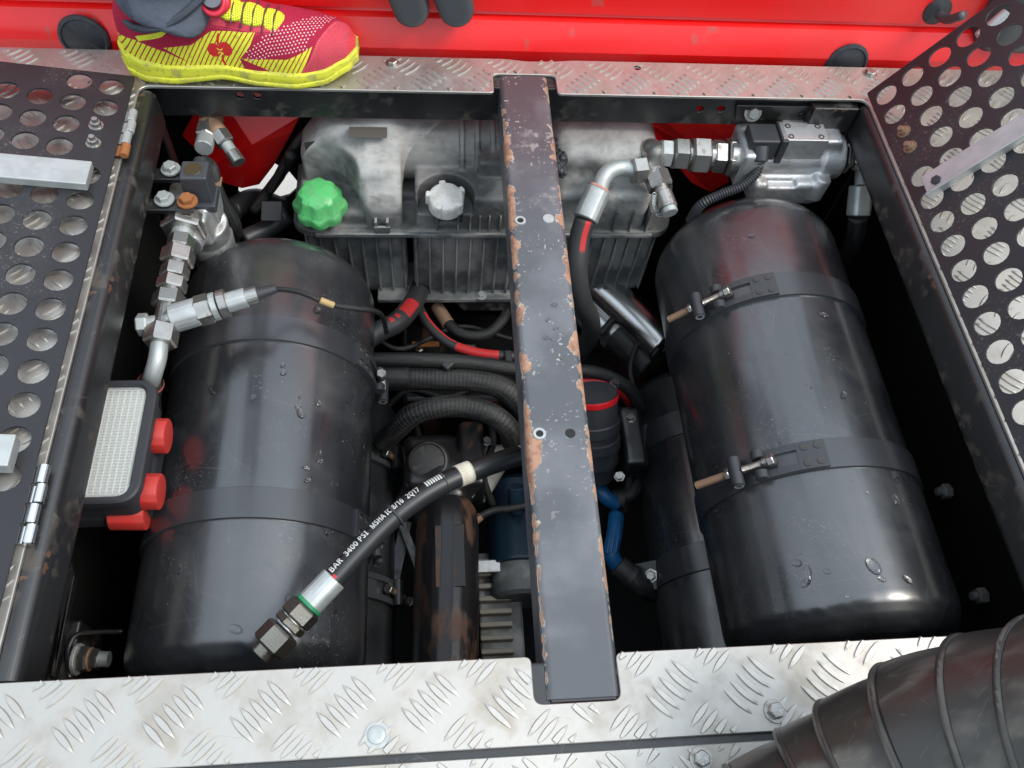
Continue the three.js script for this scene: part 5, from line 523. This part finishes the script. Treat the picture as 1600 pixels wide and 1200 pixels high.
// ---------- red cab ----------
{
  const t = thing('truck_cab', 'rear wall of the glossy red truck cab behind the tread plate', 'cab');
  const yc = AZ(900, 20, -0.105).y, x0 = -0.75, x1 = 1.32;
  const pr = [[-0.103, yc], [-0.112, yc + 0.1], [-0.14, yc + 0.2], [-0.18, yc + 0.25], [-0.28, yc + 0.25], [-0.28, -0.055], [-0.09, -0.055], [-0.084, -0.04], [-0.082, 0.0], [-0.088, yc * 0.4], [-0.1, yc * 0.75], [-0.109, yc - 0.008], [-0.111, yc - 0.003]];
  const s = new THREE.Shape(pr.map(([z, y]) => new THREE.Vector2(-z, y))); part(t, 'rear_panel', toCreasedNormals(extr(s, x1 - x0, 0.0015, 4), 0.35).rotateY(Math.PI / 2).translate(x0, 0, 0), M.red);
  for (const [u, v, r] of [[132, 60, 0.031], [1322, 100, 0.03]]) { const p = AZ(u, v, -0.082); part(t, 'grommet', revolve([[0, r], [0.003, r * 0.98], [0.005, r * 0.86], [0.0035, r * 0.8], [0.003, 0]], p.add(V(0, 0, -0.001)), V(0, 0.1, 1), 36), M.plug); }
  for (const u of [626, 698]) { const p = AZ(u, -14, -0.08); part(t, 'rubber_buffer', nets((x, y, z) => { let d = sCap(x, y, z, [0.012, -0.022, 0], [-0.02, 0.08, 0], 0.023, 0.024); return smax(d, z + y * 0.12 - 0.012, 0.006); }, [-0.06, -0.06, -0.03], [0.06, 0.12, 0.03], 0.004).translate(p.x, p.y, p.z), M.greyrubber); }
  { const p = AZ(1373, 53, -0.104), o = roundPoly([[-0.046, 0.006], [0.046, 0.006], [0.03, -0.009], [-0.03, -0.009]], 0.006); o.holes.push(roundPoly([[-0.038, 0.003], [-0.026, -0.0055], [0.026, -0.0055], [0.038, 0.003]], 0.004, new THREE.Path())); part(t, 'recess_rim', extr(o, 0.009, 0.002, 8).translate(p.x, p.y, p.z - 0.003), M.red); }
  { const p = AZ(1463, 15, -0.108), q = AZ(1505, 24, -0.06); part(t, 'cable_grommet', revolve([[0, 0.02], [0.006, 0.018], [0.01, 0.011], [0.012, 0]], p, V(0, 0.1, 1), 24), M.plug); part(t, 'cable', pipe([p.clone().add(V(0, 0, 0.005)), p.clone().lerp(q, 0.5).add(V(0, -0.01, 0)), q], 0.006, 20, 10), M.greyrubber); }
  const g0 = AZ(1500, 50, -0.11), gx = thing('cab_corner', 'grey plastic corner trim of the cab seen through the tilted cover holes', 'trim'); part(gx, 'trim', nets((x, y, z) => sBox(x, y, z, [g0.x + 0.17, 0.45, -0.12], [0.16, 0.44 - 0, 0.05], 0.03), [g0.x - 0.02, -0.02, -0.2], [g0.x + 0.36, 0.92, -0.04], 0.012), M.greyrubber);
  part(gx, 'handle', cyl(AZ(1530, 60, -0.02), AZ(1575, 22, -0.03), 0.009), M.galv);
  // red lobes below the deck
  const facet = (polys, d = 0.005) => { const pos = []; for (const p of polys) { const n = p.length, b = p.map((q) => q.clone().add(V(0, 0, -d))); for (let i = 1; i < n - 1; i++) { for (const q of [p[0], p[i], p[i + 1]]) pos.push(...q.toArray()); for (const q of [b[0], b[i + 1], b[i]]) pos.push(...q.toArray()); } for (let i = 0; i < n; i++) { const j = (i + 1) % n; for (const q of [p[i], b[i], p[j], p[j], b[i], b[j]]) pos.push(...q.toArray()); } } const g = new THREE.BufferGeometry(); g.setAttribute('position', new THREE.Float32BufferAttribute(pos, 3)); g.computeVertexNormals(); return g; };
  const z = -0.075, Q = (u, v, zz) => AZ(u, v, zz);
  part(t, 'lower_panel', facet([[Q(330, 130, -0.09), Q(394, 226, -0.06), Q(470, 160, -0.1), Q(470, 130, -0.1)], [Q(330, 130, -0.09), Q(285, 212, -0.1), Q(330, 258, -0.075), Q(394, 226, -0.06)], [Q(394, 226, -0.06), Q(330, 258, -0.075), Q(346, 284, -0.08), Q(378, 294, -0.08), Q(405, 288, -0.08), Q(428, 258, -0.085), Q(455, 208, -0.09), Q(470, 178, -0.1), Q(492, 168, -0.1), Q(470, 160, -0.1)]]), M.red);
  part(t, 'lower_panel', facet([[Q(995, 150, -0.1), Q(1160, 150, -0.1), Q(1165, 182, -0.1), Q(1142, 215, -0.09), Q(1090, 235, -0.085), Q(1040, 178, -0.1)], [Q(985, 178, -0.1), Q(1010, 178, -0.1), Q(1040, 178, -0.1), Q(1090, 235, -0.085), Q(1142, 215, -0.09), Q(1138, 285, -0.08), Q(1110, 300, -0.08), Q(1080, 285, -0.08), Q(1055, 250, -0.085), Q(1030, 205, -0.095), Q(1010, 187, -0.1)]]), M.red);
}
// ---------- person ----------
{
  const t = thing('person', 'person in dark work trousers and red-yellow shoe standing on the rear plate', 'person');
  const heel = A(193, 118, 0.012), toe = A(557, 112, 0.012), Ls = toe.x - heel.x, zc = -0.041, rot = 0.03;
  const lerpT = (tb, s) => { for (let i = 1; i < tb.length; i++) if (s <= tb[i][0]) { const [a, b] = [tb[i - 1], tb[i]], q = (s - a[0]) / (b[0] - a[0]), e = q * q * (3 - 2 * q); return a[1] + (b[1] - a[1]) * (0.5 * q + 0.5 * e); } return tb[tb.length - 1][1]; };
  const hw = [[0, 0.012], [0.03, 0.026], [0.1, 0.034], [0.25, 0.035], [0.42, 0.034], [0.6, 0.043], [0.74, 0.047], [0.86, 0.043], [0.95, 0.031], [1, 0.012]], bot = [[0, 0.012], [0.06, 0.003], [0.2, 0.001], [0.42, 0.0085], [0.58, 0.003], [0.7, 0.0005], [0.85, 0.0015], [1, 0.012]], stp = [[0, 0.042], [0.06, 0.035], [0.2, 0.027], [0.4, 0.028], [0.6, 0.024], [0.8, 0.022], [1, 0.03]];
  const tp = [[0, 0.05], [0.015, 0.085], [0.06, 0.1], [0.14, 0.104], [0.24, 0.112], [0.33, 0.112], [0.42, 0.103], [0.54, 0.087], [0.68, 0.074], [0.8, 0.066], [0.9, 0.057], [0.97, 0.047], [1, 0.035]], off = [[0, 0], [0.4, 0.002], [0.7, -0.003], [1, -0.008]];
  const loft = (nS, nP, fn) => { const pos = [], uv = [], idx = []; for (let i = 0; i <= nS; i++) { const s = 0.5 - 0.5 * Math.cos(Math.PI * i / nS); let arc = 0, pz = 0, py = 0; for (let k = 0; k <= nP; k++) { const [x, y, z] = fn(s, k / nP); if (k) arc += Math.hypot(z - pz, y - py); pz = z; py = y; pos.push(x, y, z); uv.push(s, arc / 0.2); } } for (let i = 0; i < nS; i++) for (let k = 0; k < nP; k++) { const a = i * (nP + 1) + k, b = a + nP + 1; idx.push(a, b, a + 1, a + 1, b, b + 1); } const g = new THREE.BufferGeometry(); g.setAttribute('position', new THREE.Float32BufferAttribute(pos, 3)); g.setAttribute('uv', new THREE.Float32BufferAttribute(uv, 2)); g.setIndex(idx); g.computeVertexNormals(); const h = g.toNonIndexed(); h.userData.keep = true; return h; };
  const base = (s) => [heel.x + s * Ls, zc + lerpT(off, s) + (s - 0.5) * -rot * 0.2];
  const sg = (v, p) => Math.sign(v) * Math.abs(v) ** p;
  // shoe print
  const cv = document.createElement('canvas'), CW = 1425, CH = 1000; cv.width = CW; cv.height = CH; const c = cv.getContext('2d'), sol = [[110, 255], [150, 310], [270, 392], [420, 408], [560, 402], [700, 415], [850, 440], [1000, 480], [1200, 488], [1400, 455], [1520, 400]];
  const ys = (x) => { for (let i = 1; i < sol.length; i++) if (x <= sol[i][0]) { const [a, b] = [sol[i - 1], sol[i]]; return a[1] + (b[1] - a[1]) * (x - a[0]) / (b[0] - a[0]); } return 400; };
  const mp = (zx, zy) => [(zx - 110) / 1410 * CW, CH - Math.max(0, ys(zx) - zy) * 0.0002057 * 1.16 / 0.2 * CH - 4];
  const poly = (pts, f) => { c.beginPath(); pts.forEach((p, i) => { const q = mp(...p); i ? c.lineTo(...q) : c.moveTo(...q); }); c.closePath(); if (f) { c.fillStyle = f; c.fill(); } };
  c.fillStyle = '#a60f37'; c.fillRect(0, 0, CW, CH); for (let i = 0; i < 14000; i++) { c.fillStyle = `rgba(${150 + rnd() * 70 | 0},10,${40 + rnd() * 40 | 0},.25)`; c.fillRect(rnd() * CW, rnd() * CH, 6, 2.5); }
  const YL = '#e3e83a', CO = '#cc4252';
  poly([[560, 130], [640, 95], [760, 120], [1000, 190], [1110, 215], [1070, 275], [940, 265], [700, 200], [620, 200]], CO); 
  for (const [a, b] of [[620, 705], [780, 880], [940, 1030]]) { poly([[a, 165 + (a - 620) * 0.16], [b, 180 + (b - 705) * 0.16], [b - 6, 205 + (b - 705) * 0.16], [a, 190 + (a - 620) * 0.16]], '#b02a44'); }
  const yel = [[[100, 190], [150, 215], [240, 262], [400, 328], [540, 388], [600, 418], [300, 420], [100, 300]], [[395, 305], [480, 295], [560, 285], [690, 228], [945, 264], [905, 320], [830, 380], [850, 450], [560, 420]], [[835, 375], [1110, 408], [1270, 345], [1190, 500], [1000, 495], [960, 445]]];
  for (const P of yel) { c.save(); poly(P, YL); c.clip(); c.strokeStyle = '#a8282c'; c.lineWidth = 6; for (let k = 0; k < 72; k++) { const X0 = (k * 29 - 300) / 1410 * CW; c.beginPath(); c.moveTo(X0, CH + 20); c.quadraticCurveTo(X0 + 90, CH - 140, X0 + 300, CH - 420); c.stroke(); } c.restore(); }
  for (let r = 0; r < 15; r++) for (let k = 0; k < 26; k++) { const zx = 880 + k * 21 + (r % 2) * 10.5, zy = 385 - r * 16 - (k - 8) * 3; if (zy > 400 - (zx - 880) * 0.02 || zy < 340 - (zx - 880) * 0.42 || zx > 1400 || zy < 150 || (zx > 1240 && zy > 330 - (zx - 1240) * 0.9)) continue; const q = mp(zx, zy); c.fillStyle = '#f0d6d2'; c.beginPath(); c.arc(q[0], q[1], 4.6, 0, 7); c.fill(); }
  poly([[1180, 500], [1240, 420], [1300, 320], [1400, 215], [1540, 150], [1540, 520]], CO); poly([[1470, 420], [1490, 260], [1540, 240], [1540, 460]], '#d93a44');
  { c.fillStyle = '#cc2224'; for (const zx of [688, 756]) { const q = mp(zx, 325); c.beginPath(); c.ellipse(q[0], q[1], 40, 44, 0, 0, 7); c.fill(); } c.strokeStyle = '#cc2224'; c.lineWidth = 15; for (const [a, b] of [[[728, 243], [720, 300]], [[728, 355], [738, 412]]]) { const p = mp(...a), q = mp(...b); c.beginPath(); c.moveTo(p[0] + 8, p[1]); c.quadraticCurveTo(p[0] - 14, (p[1] + q[1]) / 2, q[0], q[1]); c.stroke(); } c.strokeStyle = YL; c.lineWidth = 6; for (const zy of [315, 352]) { const q = mp(722, zy); c.beginPath(); c.arc(q[0], q[1], 15, zy < 330 ? 0.2 : 3.3, zy < 330 ? 3 : 6.1); c.stroke(); } }
  c.lineWidth = 30; c.strokeStyle = YL; c.beginPath(); [[255, 262], [400, 235], [490, 165], [560, 100], [650, 60], [760, 60]].forEach((p, i) => { const q = mp(...p); i ? c.lineTo(...q) : c.moveTo(...q); }); c.stroke();
  // stitching, weave and wear
  c.strokeStyle = 'rgba(255,190,190,.55)'; c.lineWidth = 3; c.setLineDash([9, 7]); for (const L of [[[565, 140], [640, 108], [760, 132], [1000, 202], [1090, 222]], [[1190, 480], [1250, 420], [1308, 325], [1405, 225]], [[630, 205], [700, 208], [940, 272], [1060, 282]]]) { c.beginPath(); L.forEach((p, i) => { const q = mp(...p); i ? c.lineTo(...q) : c.moveTo(...q); }); c.stroke(); } c.setLineDash([]);
  for (let i = 0; i < 26000; i++) { const d = rnd() < 0.5 ? 0 : 255; c.fillStyle = `rgba(${d},${d},${d},${0.03 + rnd() * 0.07})`; c.fillRect(rnd() * CW, rnd() * CH, 2 + rnd() * 3, 2 + rnd() * 2); }
  for (let i = 0; i < 240; i++) { const X = rnd() * CW, Y2 = CH - rnd() ** 2 * 420; c.fillStyle = `rgba(${70 + rnd() * 60 | 0},${60 + rnd() * 40 | 0},${45 + rnd() * 40 | 0},${0.05 + rnd() * 0.13})`; c.beginPath(); c.ellipse(X, Y2, 4 + rnd() * 22, 2 + rnd() * 9, rnd() * 3, 0, 7); c.fill(); }
  const tx = new THREE.CanvasTexture(cv); tx.colorSpace = THREE.SRGBColorSpace; const wv = texs(512, 512, null, (u, v) => [[0.5, 0.5, 0.5], 0.8, 0.5 + 0.25 * Math.sin(u * 2 * Math.PI * 110) * Math.sin(v * 2 * Math.PI * 76) + 0.3 * (fbm(u, v, 8, 621, 4) - 0.5)]).bumpMap;
  const shoe = part(t, 'shoe', loft(72, 40, (s, k) => { const [x, z] = base(s), w = lerpT(hw, s) - 0.0025, y0 = lerpT(stp, s) - 0.003, h = Math.max(0.002, lerpT(tp, s) - y0), a = k * Math.PI, e = s < 0.4 ? 0.75 : 0.85; return [x, y0 + h * Math.sin(a) ** (s < 0.45 ? 0.72 : 0.8), z + w * sg(Math.cos(a), e) * (1 - (s < 0.5 ? 0.12 : 0.05) * Math.sin(a))]; }), new THREE.MeshPhysicalMaterial({ map: tx, roughness: 0.82, sheen: 0.2, bumpMap: wv, bumpScale: 0.0016 }));
  const ym = tmat(texs(256, 256, [0.08, 0.08], (u, v) => { const a = fbm(u, v, 5, 601, 4), b = fbm(u, v, 24, 602, 3), l = Math.sin(v * 40 + 3 * a); return [mx(mx([0.66, 0.66, 0.04], [0.5, 0.49, 0.07], st(0.45, 0.75, a)), [0.25, 0.22, 0.1], st(0.62, 0.8, b) * 0.45 + 0.2 * st(0.55, 0.7, a)), 0.62, 0.5 + 0.2 * l]; }), 0, 0.0006);
  const soleF = (grow, y0f, y1f) => loft(72, 28, (s, k) => { const [x, z] = base(s), w = lerpT(hw, s) + grow, yb = y0f(s), yt = y1f(s), a = k * 2 * Math.PI - Math.PI / 2, ca = sg(Math.cos(a), 0.35), sa = sg(Math.sin(a), 0.35); return [x + (s < 0.04 ? -0.002 : s > 0.96 ? 0.002 : 0), (yb + yt) / 2 + (yt - yb) / 2 * sa, z + w * ca]; });
  const sole = part(t, 'sole', soleF(0.0015, (s) => lerpT(bot, s) + 0.0015, (s) => lerpT(stp, s)), ym); delete sole.geometry.userData.keep; sole.geometry = boxUV(sole.geometry);
  const lip = part(sole, 'sole_edge', soleF(0.0032, (s) => lerpT(bot, s), (s) => lerpT(bot, s) + 0.012 - 0.004 * Math.sin(s * 3)), ym); lip.geometry.userData.keep = false; lip.geometry = boxUV(lip.geometry);
  // tongue pads, laces, closure dial
  const topAt = (s, dz, up = 0) => { const [x, z] = base(s); return V(x, lerpT(tp, s) + up - Math.abs(dz) * 0.2, z + dz); };
  const tm = tmat(texs(256, 256, [0.02, 0.02], (u, v) => { const q = Math.hypot((u * 8) % 1 - 0.5, (v * 8) % 1 - 0.5); return [mx([0.25, 0.3, 0.02], [0.72, 0.8, 0.03], st(0.22, 0.34, q)), 0.7, st(0.2, 0.35, q)]; }), 0, 0.0004);
  for (const [s, l] of [[0.5, 0.017], [0.575, 0.02], [0.655, 0.02]]) { const p = topAt(s, 0.011, -0.003); part(shoe, 'tongue_pad', new THREE.SphereGeometry(1, 20, 12).scale(l, 0.006, 0.0155).rotateZ(-0.24).rotateX(0.35).translate(p.x, p.y, p.z), tm); }
  const lm = mat([0.12, 0.03, 0.03], 0.6); for (const s of [0.5, 0.54, 0.58, 0.62, 0.66]) part(shoe, 'lace', sweep([topAt(s, 0.03, -0.006), topAt(s + 0.012, 0.012, 0.004), topAt(s + 0.025, -0.01, 0.003)], 0.0011, 12, 6), lm);
  { const p = topAt(0.44, 0.014, 0.001), d = V(0.1, 0.75, 0.65).normalize(); part(shoe, 'dial_base', new THREE.SphereGeometry(1, 24, 14).scale(0.02, 0.007, 0.017).applyMatrix4(frame(d).setPosition(p)), mat([0.6, 0.02, 0.05], 0.35)); part(shoe, 'closure_dial', place(new THREE.CylinderGeometry(0.0105, 0.012, 0.012, 18), p.clone().addScaledVector(d, 0.007), d), mat([0.16, 0.16, 0.18], 0.35, 0.6)); part(shoe, 'dial_guard', place(new THREE.TorusGeometry(0.0125, 0.0028, 8, 28).rotateX(Math.PI / 2).scale(1, 1, 1.25), p.clone().addScaledVector(d, 0.006), d), mat([0.6, 0.02, 0.05], 0.35)); }
  // trouser leg
  const jm = tmat(texs(512, 512, [0.25, 0.25], (u, v) => { const a = fbm(u, v, 5, 611, 5), tw = Math.sin((u + v) * 2 * Math.PI * 110), b = fbm(u, v, 60, 612, 2); return [mx([0.045, 0.055, 0.075], [0.11, 0.13, 0.165], st(0.35, 0.7, a) * 0.7 + 0.12 * tw + 0.3 * (b - 0.5)), 0.85, 0.5 + 0.2 * tw + 0.4 * (b - 0.5)]; }), 0, 0.0006, { sheen: 0.2, sheenRoughness: 0.7 });
  const k0 = [heel.x + 0.068, 0.085, -0.046], k1 = [heel.x + 0.045, 0.5, -0.035], k2 = [heel.x + 0.1, 0.9, -0.02];
  const leg = (x, y, z) => { const w = 0.004 * Math.sin(y * 95 + x * 40 + 2 * Math.sin(z * 50)) * Math.exp(-Math.max(0, y - 0.08) * 6) + 0.003 * Math.sin(y * 46 - z * 70 + x * 30); let d = smin(sCap(x, y, z, k0, k1, 0.056, 0.068), sCap(x, y, z, k1, k2, 0.07, 0.095), 0.04) + w; d = smax(d, (0.083 - y) + (x - k0[0]) * 0.5 * (x > k0[0] ? 1.0 : 0.6) * -1 + 0.0, 0.008); return d; };
  const trouser = part(t, 'trouser_leg', nets(leg, [heel.x - 0.04, 0.03, -0.16], [heel.x + 0.22, 1.0, 0.1], 0.0055), jm);
  const hemY = (x) => 0.083 - (x - k0[0]) * 0.5 * (x > k0[0] ? 1 : 0.6) * 1 ; 
  { const pts = []; for (let i = 0; i < 40; i++) { const a = i / 40 * 2 * Math.PI, x = k0[0] + Math.cos(a) * 0.0555, z = k0[2] + Math.sin(a) * 0.0555; pts.push(V(x, 0.083 - (-(x - k0[0])) * 0.5 * (x > k0[0] ? 1 : 0.6) + 0.006, z)); } part(trouser, 'hem', sweep(new THREE.CatmullRomCurve3(pts, true), 0.0045, 100, 8), jm); }
  const sp = []; for (let i = 0; i <= 30; i++) { const y = 0.1 + i * 0.014, d0 = k0[2] + (k1[2] - k0[2]) * (y - 0.085) / 0.415; const x = k0[0] + (k1[0] - k0[0]) * (y - 0.085) / 0.415 - 0.03; let z = d0 + 0.09; for (let q = 0; q < 40 && leg(x, y, z) > 0; q++) z -= leg(x, y, z) * 0.8; sp.push(V(x, y, z)); } part(trouser, 'side_seam', sweep(sp, 0.0022, 80, 8), jm);
}
// ---------- big air duct in the near right corner ----------
{
  const t = thing('air_duct', 'large black spiral-ribbed rubber air duct crossing the near right corner', 'duct');
  const c = new THREE.CatmullRomCurve3([A(1165, 1425, 0.05), A(1250, 1362, 0.06), A(1366, 1294, 0.085), A(1502, 1220, 0.13), A(1655, 1186, 0.18), A(1830, 1170, 0.235), A(2050, 1155, 0.29), A(2300, 1145, 0.34)], false, 'centripetal'), L = c.getLength(), P = 0.042;
  part(t, 'wall', sweep(c, (s) => { const q = ((s * L) / P) % 1; return (0.072 + 0.004 * st(0, 0.3, s)) * (1 + 0.085 * (q < 0.08 ? q / 0.08 : 1 - (q - 0.08) / 0.92) ** 0.7); }, 900, 64), M.duct = tmat(texs(512, 512, [0.3, 0.3], (u, v) => { const a = fbm(u, v, 5, 701, 5), b = fbm(u, v, 30, 702, 3), s = Math.max(0, scrB(u, v, 0.0016)), d = st(0.5, 0.72, a); return [mx(mx([0.036, 0.034, 0.029], [0.13, 0.12, 0.1], d * 0.85), [0.25, 0.23, 0.2], s * 0.35 + 0.25 * st(0.68, 0.74, b) * d), 0.32 + 0.3 * d, 0.5 + 0.5 * (a - 0.5)]; }), 0, 0.0012, { ior: 1.55 }));
  for (let k = 1; k * P < L - 0.01; k++) { const s = k * P / L, p = c.getPointAt(s), d = c.getTangentAt(s), r = (0.072 + 0.004 * st(0, 0.3, s)) * 1.065; part(t, 'rib', place(new THREE.TorusGeometry(r, 0.003, 10, 72).rotateX(Math.PI / 2), p, d), M.duct); }
}
// ---------- each thing's origin at its base ----------
for (const t of things) { t.updateMatrixWorld(true); const b = new THREE.Box3().setFromObject(t), o = V((b.min.x + b.max.x) / 2, b.min.y, (b.min.z + b.max.z) / 2); t.position.copy(o); for (const k of t.children) k.position.sub(o); }
renderer.render(scene, camera);
